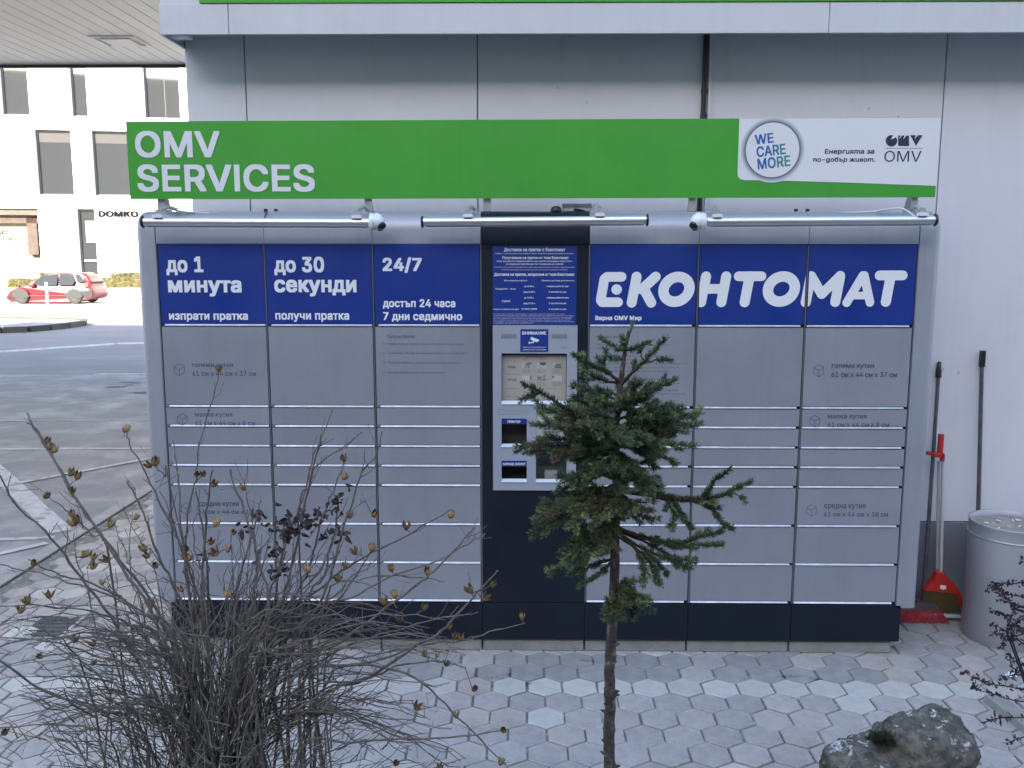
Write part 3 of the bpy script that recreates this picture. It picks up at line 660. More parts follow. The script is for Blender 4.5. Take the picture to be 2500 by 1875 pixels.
TX = -0.0012                                     # lettering plane just proud of the doors
def T(txt, z4, c, r, m='white_print', zoom=(0, 0, 1), bold=0.03, **k):
    """z4 = text box in a zoomed crop of the photograph, zoom = (x0, y0, scale)"""
    x0, y0, s = zoom; bx = pbox(x0+z4[0]/s, y0+z4[2]/s, x0+z4[1]/s, y0+z4[3]/s, 0.0); par = DO[c, r] if not isinstance(c, bpy.types.Object) else c
    off = par.location; bx = (bx[0]-off[0], bx[1]-off[0], bx[2]-off[2], bx[3]-off[2])
    return put_text(txt, bx, TX-off[1] if not isinstance(c, bpy.types.Object) else r, M[m], par, bold=bold, **k)
ZA = (300, 580, 5.53)
T('до 1', (578, 1092, 252, 512), 0, 8, zoom=ZA); T('минута', (605, 1608, 572, 798), 0, 8, zoom=ZA); T('изпрати пратка', (622, 1692, 1022, 1140), 0, 8, zoom=ZA, bold=0.025)
ZB = (0, 450, 2.765)
T('до 30', (1848, 2190, 487, 615), 1, 8, zoom=ZB)
T('секунди', (669*2.765, 871*2.765, 642, 758), 1, 8, zoom=ZB)
T('получи пратка', (672*2.765, 853*2.765, 868, 930), 1, 8, zoom=ZB, bold=0.025)
ZC = (800, 200, 2.765)
T('24/7', (370, 635, 1183, 1290), 2, 8, zoom=ZC); T('достъп 24 часа', (372, 862, 1465, 1532), 2, 8, zoom=ZC, bold=0.025); T('7 дни седмично', (374, 908, 1553, 1620), 2, 8, zoom=ZC, bold=0.025)
T('Варна OMV Мир', (1807, 2118, 1577, 1616), 4, 8, zoom=ZC, bold=0.03)

# the wordmark: rounded slanted strokes, split over the three header panels
def stroke_letters():
    """strokes in photo pixels: list of (points, half width)"""
    S = []
    a = lambda x, y: (800+x/2.765, 200+y/2.765)          # crop C
    b_ = lambda x, y: (1600+x/2.765, 200+y/2.765)
    h = 12.0
    # first letter: slanted box with open right side and a dot
    S.append(([a(1984, 1316), a(1886, 1316), a(1868, 1330), a(1843, 1472), a(1853, 1487), a(1960, 1487)], 11.5))
    S.append(([a(1950, 1401), a(1951, 1401)], 12.5))
    # K
    S.append(([a(2085, 1315), a(2052, 1490)], h)); S.append(([b_(2, 1315), a(2120, 1400)], h)); S.append(([a(2130, 1390), b_(-28, 1490)], h))
    # O
    def ring(cx, cy, rx, ry, hw, f):
        pts = []
        for k in range(33):
            A = 2*math.pi*k/32; x, y = rx*math.cos(A), ry*math.sin(A); pts.append(f(cx+x-y*0.16, cy+y))
        return (pts, hw)
    S.append(ring(142, 1400, 87, 84, 12.5, b_))
    S.append(([b_(342, 1313), b_(308, 1487)], h)); S.append(([b_(478, 1313), b_(445, 1487)], h)); S.append(([b_(330, 1397), b_(460, 1397)], 11.5))
    S.append(([b_(562, 1312), b_(716, 1312)], 11.5)); S.append(([b_(636, 1312), b_(602, 1487)], h))
    S.append(ring(850, 1398, 90, 85, 12.5, b_))
    S.append(([b_(1048, 1312), b_(1014, 1487)], h)); S.append(([b_(1050, 1310), b_(1122, 1432)], 11.5)); S.append(([b_(1122, 1432), b_(1246, 1310)], 11.5)); S.append(([b_(1246, 1310), b_(1213, 1485)], h))
    S.append(([b_(1400, 1306), b_(1290, 1490)], 10.3)); S.append(([b_(1408, 1306), b_(1447, 1488)], 10.3)); S.append(([b_(1320, 1442), b_(1430, 1442)], 9))
    S.append(([b_(1512, 1306), b_(1668, 1306)], 11.5)); S.append(([b_(1588, 1306), b_(1554, 1484)], h))
    return S
def wordmark():
    mbs = {4: MB(), 5: MB(), 6: MB()}; lay = 0
    for pts, hw in stroke_letters():
        W3 = [at(u, v, 0.0) for u, v in pts]; P = [(p[0], p[2]) for p in W3]; r = hw*4.6/FOC
        polys = []
        for (x0, z0), (x1, z1) in zip(P[:-1], P[1:]):
            L_ = math.hypot(x1-x0, z1-z0) or 1e-6; ux, uz = (x1-x0)/L_, (z1-z0)/L_; ang = math.atan2(uz, ux)
            poly = [(x1+r*math.cos(ang-math.pi/2+math.pi*k/10), z1+r*math.sin(ang-math.pi/2+math.pi*k/10)) for k in range(11)]
            poly += [(x0+r*math.cos(ang+math.pi/2+math.pi*k/10), z0+r*math.sin(ang+math.pi/2+math.pi*k/10)) for k in range(11)]; polys.append(poly)
        for poly in polys:
            lay += 1; y = TX-lay*0.00002
            for c in (4, 5, 6):
                lo, hi = CX[c]+0.008, CX[c+1]-0.008
                q = poly
                for lim, sg in ((lo, 1), (hi, -1)):          # clip the stroke at the panel edge
                    out = []
                    for i in range(len(q)):
                        A, B = q[i], q[(i+1) % len(q)]; ia, ib = sg*(A[0]-lim) >= 0, sg*(B[0]-lim) >= 0
                        if ia: out.append(A)
                        if ia != ib: s = (lim-A[0])/(B[0]-A[0]); out.append((lim, A[1]+s*(B[1]-A[1])))
                    q = out
                    if len(q) < 3: break
                if len(q) >= 3:
                    d = DO[c, 8].location; mbs[c].add([(x-d[0], y, z-d[2]) for x, z in q], [tuple(range(len(q)))])
    for c in mbs: mbs[c].build('lettering', M['white_print'], DO[c, 8])
wordmark()

def cube_icon(cx, cy, r, c, row, zoom):
    x0, y0, s = zoom; mb = MB(); off = DO[c, row].location
    W_ = [at(x0+(cx+r*math.sin(k*math.pi/3)*0.98)/s, y0+(cy-r*math.cos(k*math.pi/3)*1.05)/s, 0) for k in range(6)]; ce = at(x0+cx/s, y0+cy/s, 0)
    segs = [(W_[k], W_[(k+1)%6]) for k in range(6)]+[(ce, W_[k]) for k in (1, 3, 5)]
    for n_, (p, q) in enumerate(segs):
        d = np.array([q[0]-p[0], 0, q[2]-p[2]]); d /= np.linalg.norm(d); nn = np.array([-d[2], 0, d[0]])*0.0011
        y = TX-n_*0.00002; mb.add([(v[0]-off[0], y, v[2]-off[2]) for v in (p-nn, q-nn, q+nn, p+nn)], [(0,1,2,3)])
    mb.build('box_symbol', M['grey_print'], DO[c, row])
ZR = (1900, 800, 2.765); ZL = ZB; Z6 = (0, 1000, 1.7696)
for (c, row, zm, ic, l1, l2, b1, b2) in (
    (6, 7, ZR, (273, 290, 40), 'голяма кутия', '61 см x 44 см x 37 см', (362, 646, 246, 280), (360, 800, 299, 334)),
    (6, 6, ZR, (247, 630, 38), 'малка кутия', '61 см x 44 см x 8 см', (335, 595, 588, 622), (334, 747, 638, 671)),
    (6, 3, ZR, (224, 1233, 38), 'средна кутия', '61 см x 44 см x 18 см', (311, 587, 1190, 1230), (309, 740, 1242, 1276)),
    (0, 7, ZB, (1212, 1251, 39), 'голяма кутия', '61 см x 44 см x 37 см', (1296, 1575, 1210, 1242), (1298, 1730, 1260, 1294)),
    (0, 6, ZB, (1232, 1586, 38), 'малка кутия', '61 см x 44 см x 8 см', (1316, 1570, 1544, 1577), (1318, 1724, 1594, 1628)),
    (0, 3, Z6, (805, 427, 25), 'средна кутия', '61 см x 44 см x 18 см', (858, 1033, 399, 423), (857, 1135, 430, 451))):
    cube_icon(*ic, c, row, zm); T(l1, b1, c, row, 'grey_print', zoom=zm, bold=0.008); T(l2, b2, c, row, 'grey_print', zoom=zm, bold=0.008)
# faint instructions on two doors
ZD = (900, 790, 6.32)
T('Получи пратка', (285, 710, 172, 235), 2, 7, 'grey_print', zoom=ZD, bold=0.0)
for i, (tx, x1, y) in enumerate((('Изберете бутон Получи пратка от екрана на Еконтомата', 1460, 318), ('Сканирайте QR кода или въведете ПИН 1, след това ПИН 2', 1530, 458),
                                 ('Получете пратката, като доплатите с банкова карта', 1410, 606), ('Вземете пратката си от отворената кутия', 1165, 757))):
    T(tx, (300, x1, y-20, y+20), 2, 7, 'faint_print', zoom=ZD, bold=0.0); T(str(i+1), (225, 250, y-20, y+16), 2, 7, 'faint_print', zoom=ZD, bold=0.0)
ZE = (1420, 790, 6.143)
T('Изпрати пратка', (235, 650, 178, 222), 4, 7, 'grey_print', zoom=ZE, bold=0.0)
for tx, x1, y in (('Подгответе пратката с поставен етикет и въведете', 1345, 318), ('адреса през мобилното приложение', 1130, 372), ('Изберете Изпрати пратка от екрана на Еконтомата', 1410, 487),
                  ('сканирайте кода или въведете номера на', 1420, 543), ('пратката и телефон на подателя и получателя на пратката', 1575, 601), ('платете с карта от екрана, оставете на касата бутон', 1465, 660),
                  ('и потвърдете изхода на документа', 1310, 717), ('Поставете пратката в кутията и затворете вратата', 1400, 832), ('след което ще получите известие', 1480, 892),
                  ('за приемане на пратката', 1445, 1000), ('и ще бъде уведомен получателят и дата', 1550, 1055)):
    T(tx, (235, x1, y-17, y+17), 4, 7, 'faint_print', zoom=ZE, bold=0.0)
T('0 700', (1130, 1330, 1368, 1412), 4, 6, 'grey_print', zoom=ZE, bold=0.0)

# kiosk column ---------------------------------------------------------------
mb = MB(); mb.cbox(CX[3]+0.004, CX[4]-0.004, 0.0, 0.013, BZ, HT, 0.0012); kc = part('kiosk_column', mb, M['dark'], LK)
ZI = (1150, 580, 2.476)
bx = pbox(1150+130/2.476, 580+52/2.476, 1150+636/2.476, 580+527/2.476, 0)
mb = MB(); mb.box(bx[0], bx[1], -0.0025, -0.0003, bx[2], bx[3]); ip = part('info_panel', mb, M['blue_sticker'], LK)
def TI(txt, z4, bold=0.02, m='white_print'): T(txt, z4, ip, -0.0035, m, zoom=ZI, bold=bold, res=2)
TI('Доставка на пратки с Еконтомат', (200, 570, 62, 88))
TI('Графикът е за активен ден до тази минимална. Денят след всяка следваща е валидна по посоченото', (147, 618, 91, 103), 0.0)
TI('Получаване на пратки от този Еконтомат', (190, 590, 113, 134))
TI('Само изпратени в предния работен ден пратки получавате след 9:00 ч.', (155, 612, 137, 150), 0.01)
TI('на следващия работен ден (от понеделник до събота).', (210, 560, 154, 167), 0.01)
TI('В случай че получателят желае промяна на адреса, доставката може да се забави с един работен ден', (141, 625, 175, 184), 0.0)
TI('Този Еконтомат работи без почивен ден, както и по време на официални празници', (183, 583, 191, 199), 0.0)
TI('Доставка на пратки, изпратени от този Еконтомат', (140, 625, 213, 236))
TI('Ако изпратите пратка', (200, 337, 255, 266), 0.01); TI('Пратката ще бъде доставена на', (427, 623, 255, 266), 0.01)
for y, a, c2 in ((295, 'до 16:00 ч.', 'следващ работен ден'), (329, 'след 16:00 ч.', '2-ри работен ден'), (364, 'до 13:00 ч.', 'следващ работен ден'), (398, 'след 13:00 ч.', '2-ри работен ден'), (433, 'по всяко време', '2-ри работен ден')):
    w_ = {'до': 30, 'сл': 36, 'по': 46}[a[:2]]; TI(a, (352-w_, 352+w_, y-6, y+6), 0.01); w_ = 66 if c2[0] == 'с' else 53; TI(c2, (523-w_, 523+w_, y-6, y+6), 0.01)
TI('Понеделник - петък', (148, 270, 305, 316), 0.01); TI('Събота', (187, 237, 376, 390), 0.01); TI('Неделя и празнични дни', (135, 287, 428, 439), 0.01)
for i, x1 in enumerate((568, 620, 615, 605, 600, 622, 380)):
    y = 462+i*9.2; TI(['Регламентирани срокове за получаване и изпращане: пратките се доставят по график', 'на автоматичната пощенска станция, а неполучените се връщат на подателя без такса',
        'Срокът за съхранение е два работни дни, след което пратката се пренасочва към офис', 'при запълване на кутиите. Посочените часове са ориентировъчни и важат за страната',
        'Моля, пазете кода за достъп и не го предоставяйте на други лица. При въпроси', 'се обадете на посочения телефон или посетете сайта на куриерската фирма', 'с валиден документ за самоличност'][i], (135, x1, y-3.2, y+3.2), 0.0)

ZK = (1190, 780, 3.858); KY = -0.014
def kb_(a, b, c, d): return pbox(1190+a/3.858, 780+c/3.858, 1190+b/3.858, 780+d/3.858, KY)
scr, h1, h2, h3, h4 = kb_(132, 745, 320, 790), kb_(133, 370, 984, 1192), kb_(133, 370, 1380, 1522), kb_(457, 745, 1232, 1524), kb_(460, 745, 876, 1140)
mb = plate(kb_(50, 832, 54, 1612), [scr, h1, h2, h3, h4], KY, -0.0005); part('kiosk_frame', mb, M['kiosk'], LK)
for h, m_, y in ((scr, 'gap', 0.03), (h1, 'brown_in', 0.06), (h2, 'gap', 0.06), (h3, 'olive_in', 0.04), (h4, 'keypad', -0.004)):
    pass
# openings are boxes let into the column; cut the column so that they show
bpy.data.objects.remove(kc)
mb = plate((CX[3]+0.004, CX[4]-0.004, BZ, HT), [scr, h1, h2, h3], 0.0, 0.013); part('kiosk_column', mb, M['dark'], LK)
car = [o for o in LK.children if o.name == 'carcass'][0]; bpy.data.objects.remove(car)
mb = MB(); mb.box(CX[0]+0.001, CX[3]-0.001, 0.014, DEP, 0.076, 2.149); part('carcass', mb, M['gap'], LK)
mb = MB(); mb.box(CX[4]+0.001, CX[7]-0.001, 0.014, DEP, 0.076, 2.149); part('carcass', mb, M['gap'], LK)
mb = MB(); mb.box(CX[3]+0.001, CX[4]-0.001, 0.12, DEP, 0.076, 2.149); part('carcass', mb, M['gap'], LK)
def recess(h, depth, m, name):
    a, b, c, d = h; mb = MB(); y0, y1 = 0.0135, depth; e = 0.003
    mb.box(a-e, b+e, y1, y1+e, c-e, d+e); mb.box(a-e, a, y0, y1, c-e, d+e); mb.box(b, b+e, y0, y1, c-e, d+e); mb.box(a, b, y0, y1, d, d+e); mb.box(a, b, y0, y1, c-e, c)
    return part(name, mb, M[m], LK)
recess(scr, 0.020, 'gap', 'screen_recess'); recess(h1, 0.075, 'brown_in', 'printer_slot'); recess(h2, 0.075, 'gap', 'scanner_slot'); rt_ = recess(h3, 0.05, 'olive_in', 'card_terminal_recess')
# sloping bright sills
for h, hh in ((scr, 0.014), (h1, 0.012), (h2, 0.012), (h3, 0.012), (h4, 0.004)):
    a, b, c, d = h; mb = MB(); a -= 0.001; b += 0.001
    mb.add([(a, KY-0.008, c-0.004), (b, KY-0.008, c-0.004), (b, KY+0.012, c+hh*0.8), (a, KY+0.012, c+hh*0.8), (a, KY-0.0005, c-0.010), (b, KY-0.0005, c-0.010)], [(0,1,2,3), (4,5,1,0), (1,5,2), (0,3,4), (3,2,5,4)])
    part('sill', mb, M['sill'], LK)
# notice behind the window
sp = kb_(135, 742, 342, 784); mb = MB(); mb.box(sp[0], sp[1], 0.016, 0.019, sp[2], sp[3]); nt_ = part('notice_sheet', mb, M['paper'], LK)
def TK(txt, z4, par, y, m='ink', bold=0.0): T(txt, z4, par, y, m, zoom=ZK, bold=bold, res=1)
TK('ЕКОНТОМАТ 24/7', (355, 535, 349, 363), nt_, 0.0150, 'ink', 0.02)
TK('Автоматична станция за пратки на самообслужване', (320, 565, 372, 381), nt_, 0.0150, 'grey_print')
TK('Получаване', (180, 295, 390, 399), nt_, 0.0150, 'grey_print'); TK('Изпращане', (180, 300, 512, 521), nt_, 0.0150, 'grey_print')
TK('въведи', (192, 262, 440, 466), nt_, 0.0150, 'grey_print'); TK('пин код', (192, 272, 562, 584), nt_, 0.0150, 'grey_print')
TK('Полезна информация за клиента', (180, 285, 650, 660), nt_, 0.0150, 'grey_print'); TK('Телефон за връзка и въпроси с нас', (520, 650, 650, 660), nt_, 0.0150, 'grey_print')
TK('СПЕШНА', (335, 455, 684, 698), nt_, 0.0150, 'ink'); TK('карта', (185, 222, 726, 738), nt_, 0.0150, 'grey_print'); TK('код', (265, 300, 726, 738), nt_, 0.0150, 'grey_print')
for r_, (y0, y1) in enumerate(((410, 466), (534, 588))):
    for c_, (xa, xb) in enumerate(((324, 417), (470, 556), (610, 704))):
        q = kb_(xa, xb, y0, y1); mb = MB(); mb.box(q[0], q[1], 0.0148, 0.0158, q[2], q[3]); mb.build('photo', M['photo_b' if (r_+c_) % 2 else 'photo_a'], nt_)
        for l in range(3): TK(['Изберете от менюто', 'и следвайте указ.', 'на екрана'][l], (xa, xb-8*l, y1+10+l*11, y1+17+l*11), nt_, 0.0150, 'grey_print')
# stickers
def sticker(z4, txt=None, tz=None, name='label_strip'):
    q = kb_(*z4); mb = MB(); mb.box(q[0], q[1], KY-0.002, KY-0.0002, q[2], q[3]); o = part(name, mb, M['blue_sticker'], LK)
    if txt: T(txt, tz, o, KY-0.0028, 'white_print', zoom=ZK, bold=0.025)
    return o
w_ = sticker((311, 572, 91, 305), 'ВНИМАНИЕ', (328, 553, 110, 140), 'warning_sticker')
T('ОБЕКТЪТ СЕ НАБЛЮДАВА С', (332, 551, 253, 265), w_, KY-0.0028, 'white_print', zoom=ZK, bold=0.01); T('КАМЕРИ И СЕ ОХРАНЯВА', (332, 551, 275, 287), w_, KY-0.0028, 'white_print', zoom=ZK, bold=0.01)
mb = MB()
def kp(pts, lay): mb.add([tuple(at(1190+x/3.858, 780+y/3.858, KY)*np.array([1, 0, 1])+np.array([0, KY-0.0028-lay*5e-5, 0])) for x, y in pts][::-1], [tuple(range(len(pts)))])
kp([(412, 163), (484, 188), (487, 198), (468, 214), (408, 192), (406, 178)], 0); kp([(432, 199), (442, 203), (436, 222), (404, 222), (404, 213), (428, 213)], 1); kp([(390, 207), (400, 207), (400, 230), (390, 230)], 2)
mb.build('camera_symbol', M['white_print'], w_)
sticker((133, 370, 933, 982), 'ПРИНТЕР', (190, 311, 945, 970)); sticker((133, 370, 1330, 1376), 'БАРКОД СКЕНЕР', (148, 356, 1342, 1368))
sticker((460, 745, 832, 872)); sticker((470, 722, 1150, 1172))
# payment pad with keys, card terminal
q = kb_(462, 743, 878, 1136); mb = MB(); mb.box(q[0], q[1], -0.006, -0.0006, q[2], q[3]); pp = part('payment_panel', mb, M['keypad'], LK)
q = kb_(512, 690, 990, 1118); mb = MB(); mb.box(q[0], q[1], -0.009, -0.0062, q[2], q[3]); kpd = mb.build('keypad_plate', M['steel'], pp)
mb = MB()
for i in range(4):
    for j in range(3): q = kb_(532+i*36, 558+i*36, 1022+j*30, 1040+j*30); mb.box(q[0], q[1], -0.012, -0.0092, q[2], q[3])
ko = mb.build('key', M['divider'], pp); ko['kind'] = 'stuff'
q = kb_(497, 690, 1252, 1350); mb = MB(); mb.box(q[0], q[1], 0.005, 0.048, q[2], q[3]); part('card_terminal', mb, M['black'], LK)
q = kb_(540, 660, 1440, 1512); mb = MB(); mb.box(q[0], q[1], 0.015, 0.048, q[2], q[3]); part('receipt_tray', mb, M['steel'], LK)
# speaker grilles
for a in ((130, 277, 138, 182), (608, 751, 138, 182)):
    mb = MB()
    for i in range(12):
        for j in range(5):
            q = kb_(a[0]+i*12.2, a[0]+i*12.2+8, a[2]+j*9, a[2]+j*9+6); mb.box(q[0], q[1], KY-0.0006, KY-0.0001, q[2], q[3])
    o = part('speaker_grille', mb, M['divider'], LK)
T('SN 0408', (690, 748, 258, 270), LK, KY-0.0006, 'grey_print', zoom=ZK, bold=0.0)
for y, x1 in ((848, 375), (862, 385), (876, 380), (890, 372)): T('видеонаблюдение на този обект с цел', (185, x1, y-3, y+4), LK, KY-0.0006, 'faint_print', zoom=ZK, bold=0.0)
q = kb_(105, 172, 846, 893); mb = plate(q, [(q[0]+0.0012, q[1]-0.0012, q[2]+0.0012, q[3]-0.0012)], KY-0.0006, KY-0.0001); part('outline_mark', mb, M['grey_print'], LK)

# ================================================================== SIGN ABOVE THE LOCKER
SY = 0.06
c4 = [at(306.7, 296.6, SY), at(318, 486.4, SY), at(2286, 481.4, SY), at(2296, 286.8, SY)]
SG = thing('service_sign', 'long green and white service sign mounted above the parcel locker', 'sign')
def quad_box(q, y0, y1, m, name, par):
    mb = MB(); mb.prism([(p[0], p[2]) for p in q], y0, y1, 'y'); return mb.build(name, m, par, True)
TL, BL, BR, TR = c4
def on_edge(pa, pb, x): s = (x-pa[0])/(pb[0]-pa[0]); return np.array([x, SY, pa[2]+(pb[2]-pa[2])*s])
cuts_ = [TL[0], (TL[0]+TR[0])/2-0.35, TR[0]]
for a, c in zip(cuts_[:-1], cuts_[1:]):
    quad_box([on_edge(TL, TR, a+0.0002), on_edge(BL, BR, a+0.0002), on_edge(BL, BR, c-0.0002), on_edge(TL, TR, c-0.0002)], SY, SY+0.012, M['green'], 'sign_board', SG)
# white field with rounded lower left corner and slanting lower edge
Z3 = (1600, 200, 2.765)
def s3(x, y): p = at(1600+x/2.765, 200+y/2.765, SY); return (p[0], p[2])
wp = [s3(567, 245)]+[s3(555, 600), s3(555, 625), s3(560, 642), s3(570, 654), s3(585, 660), s3(605, 663), s3(900, 668), s3(1300, 680), s3(1900, 702), s3(1928, 238)]
wp[0] = (wp[0][0], on_edge(TL, TR, wp[0][0])[2]-0.001); wp[-1] = (TR[0]+0.0005, TR[2]-0.001); wp[-2] = (TR[0]+0.0005-0.0, wp[-2][1])
mb = MB(); mb.prism(wp, SY-0.002, SY-0.0003, 'y'); mb.build('white_field', M['sign_white'], SG, True)
ZS = (0, 0, 2.765)
def TS(txt, z4, zoom, m, y=SY-0.0028, **k):
    x0, y0, s = zoom; return put_text(txt, pbox(x0+z4[0]/s, y0+z4[2]/s, x0+z4[1]/s, y0+z4[3]/s, SY), y, M[m], SG, **k)
TS('OMV', (908, 1490, 882, 1066), ZS, 'sign_white', bold=0.022); TS('SERVICES', (922, 2128, 1108, 1297), ZS, 'sign_white', bold=0.022)
TS('Енергuяma за', (1143, 1475, 452, 494), Z3, 'ink', bold=0.022, shear=0.04); TS('no-goбър жuвom.', (1065, 1482, 508, 548), Z3, 'ink', bold=0.022, shear=0.04)
TS('OMV', (1548, 1790, 467, 538), Z3, 'ink', bold=-0.012)
# emblem: disc, notched square, triangle over a hairline
mb = MB(); yy = SY-0.0028
def mark(pts, l=0): mb.add([(s3(x, y)[0], yy-l*5e-5, s3(x, y)[1]) for x, y in pts][::-1], [tuple(range(len(pts)))])
cxx, cyy, rr = 1592, 398, 39
A0 = [math.radians(a) for a in range(-38, 292, 12)]
ring_ = [(cxx+rr*math.cos(a), cyy+rr*math.sin(a)) for a in A0]
mark([(cxx-4, cyy-8)]+ring_[0:28]); mark([(1614, 362), (1624, 372), (1590, 395), (1582, 385)][::1], 1) if False else None
for p in ([(1637, 362), (1652, 362), (1644, 388), (1665, 362), (1680, 362), (1672, 388), (1694, 362), (1711, 362), (1711, 433), (1637, 433)],): mark(p)
mark([(1718, 360), (1757, 360), (1748, 386), (1772, 360), (1803, 360), (1758, 432)]); mark([(1552, 447), (1800, 447), (1800, 450), (1552, 450)])
mb.build('emblem', M['ink'], SG)
# round badge with printed soft halo
hm = bpy.data.materials.new('printed_halo'); hm.use_nodes = True; N_ = hm.node_tree; L_ = N_.links; b_ = N_.nodes['Principled BSDF']
tc = N_.nodes.new('ShaderNodeTexCoord'); ln = N_.nodes.new('ShaderNodeVectorMath'); ln.operation = 'LENGTH'; L_.new(tc.outputs['Object'], ln.inputs[0])
cr_ = N_.nodes.new('ShaderNodeValToRGB'); e = cr_.color_ramp.elements; e[0].position = 0.85; e[0].color = (0.10, 0.11, 0.15, 1); e[1].position = 1.0; e[1].color = (0.62, 0.64, 0.70, 1)
ee = cr_.color_ramp.elements.new(0.92); ee.color = (0.38, 0.40, 0.45, 1)
bc = s3(790, 460); br = 174/2.765*4.62/FOC; hr = br*1.2
mp_ = N_.nodes.new('ShaderNodeMath'); mp_.operation = 'DIVIDE'; mp_.inputs[1].default_value = hr; L_.new(ln.outputs['Value'], mp_.inputs[0]); L_.new(mp_.outputs[0], cr_.inputs[0]); L_.new(cr_.outputs[0], b_.inputs['Base Color']); b_.inputs['Roughness'].default_value = 0.4
mb = MB(); n = 64
mb.add([(hr*math.cos(2*math.pi*k/n), 0, hr*math.sin(2*math.pi*k/n)) for k in range(n)], [tuple(range(n))]); ho = mb.build('badge_halo', hm, SG); ho.location = (bc[0], SY-0.0026, bc[1])
mb = MB(); mb.add([(br*math.cos(2*math.pi*k/n), 0, br*math.sin(2*math.pi*k/n)) for k in range(n)], [tuple(range(n))]); ho = mb.build('badge', M['sign_white'], SG); ho.location = (bc[0], SY-0.0030, bc[1])
gm = bpy.data.materials.new('blue_green_print'); gm.use_nodes = True; N_ = gm.node_tree; L_ = N_.links; b_ = N_.nodes['Principled BSDF']
tc = N_.nodes.new('ShaderNodeTexCoord'); sp_ = N_.nodes.new('ShaderNodeSeparateXYZ'); L_.new(tc.outputs['Object'], sp_.inputs[0]); mr = N_.nodes.new('ShaderNodeMapRange')
mr.inputs[1].default_value = bc[0]-0.02; mr.inputs[2].default_value = bc[0]+0.11; L_.new(sp_.outputs[0], mr.inputs[0]); cr_ = N_.nodes.new('ShaderNodeValToRGB'); e = cr_.color_ramp.elements
e[0].color = (0.012, 0.11, 0.34, 1); e[1].color = (0.05, 0.30, 0.12, 1); L_.new(mr.outputs[0], cr_.inputs[0]); L_.new(cr_.outputs[0], b_.inputs['Base Color'])
M['bluegreen'] = gm
for tx, z4 in (('WE', (672, 795, 350, 418)), ('CARE', (683, 876, 426, 500)), ('MORE', (690, 908, 506, 582))): TS(tx, z4, Z3, 'bluegreen', y=SY-0.0034, bold=0.022, rot=R(6.5))
# sign posts with gussets standing on the locker roof
for u0, u1 in ((388, 408), (892, 910), (1180, 1199), (1679, 1697), (2221, 2236)):
    a, c = at(u0, 500, SY+0.04)[0], at(u1, 500, SY+0.04)[0]
    mb = MB(); mb.box(a, c, SY+0.02, SY+0.024, ZT+0.001, 2.55); mb.box(a, c, SY+0.025, SY+0.16, ZT+0.001, ZT+0.005)
    mb.prism([(SY+0.025, ZT+0.006), (SY+0.15, ZT+0.006), (SY+0.025, 2.54)], (a+c)/2-0.002, (a+c)/2+0.002, 'x'); part('bracket', mb, M['steel'], SG)
# sticky marks and rivets
mb = MB()
for (u, v) in ((884, 311), (1180, 313), (1556, 352), (1133, 426), (1685, 307)):
    p = at(u, v, SY); mb.tube([(p[0], SY-0.003, p[2]), (p[0], SY+0.001, p[2])], 0.004, 8)
o = part('rivet', mb, M['green'], SG); o['kind'] = 'stuff'

# ================================================================== LAMPS AND CAMERAS
TY = -0.13
def lampbar(u0, v0, u1, v1, clamps, capl, capr, label):
    a, c = at(u0, v0, TY), at(u1, v1, TY); t = thing('lamp_bar', label, 'light bar', tuple(a), 0, 'aluminium light bars above the locker'); c = c-a
    mb = MB(); mb.tube([(0, 0, 0), tuple(c)], 0.0205, 28); part('tube', mb, M['alu'], t)
    d = c/np.linalg.norm(c)
    mb = MB(); mb.tube([tuple(d*0.012+np.array([0, 0, -0.0195])), tuple(c-d*0.012+np.array([0, 0, -0.0195]))], 0.0065, 8); part('diffuser_strip', mb, M['steel'], t)
    for on, p, s in ((capl, np.zeros(3), -1), (capr, c, 1)):
        mb = MB()
        if on: mb.tube([tuple(p+d*s*0.0), tuple(p+d*s*0.005), tuple(p+d*s*0.011)], [0.024, 0.031, 0.027], 24); part('end_cap', mb, M['black'], t)
        else: mb.tube([tuple(p-d*s*0.03), tuple(p+d*s*0.004)], [0.023, 0.023], 24); part('collar', mb, M['alu'], t)
    for uu in clamps:
        x = at(uu, v0, TY)[0]-a[0]; z = c[2]*x/c[0]
        mb = MB(); mb.box(x-0.023, x+0.023, -0.03, 0.0, z+0.019, z+0.032); mb.box(x-0.019, x+0.019, -0.028, 0.01, z+0.0325, z+0.035); part('clamp', mb, M['white_pl'], t)
        mb = MB(); zz = ZT-a[2]+0.004
        mb.tube([(x-0.006, -0.01, z+0.034), (x-0.004, 0.03, z+0.058), (x+0.012, 0.10, zz+0.012), (x+0.02, 0.18, zz+0.004)], [0.010, 0.010, 0.009, 0.009], 8)
        mb.prism([(x-0.018, z+0.033), (x+0.018, z+0.033), (x+0.010, z+0.058), (x-0.012, z+0.058)], -0.012, -0.004, 'y'); part('arm', mb, M['steel'], t)
lampbar(352, 541.5, 901, 543.5, (389, 872), 1, 0, 'left aluminium light bar, running over the до 1 минута panel to a white camera')
lampbar(1034, 541.7, 1577, 537, (1143, 1464), 1, 1, 'middle aluminium light bar with two black end caps, above the dark kiosk column')
lampbar(1727, 541, 2280, 537, (1749, 2249), 0, 1, 'right aluminium light bar, starting at the right-hand white camera')
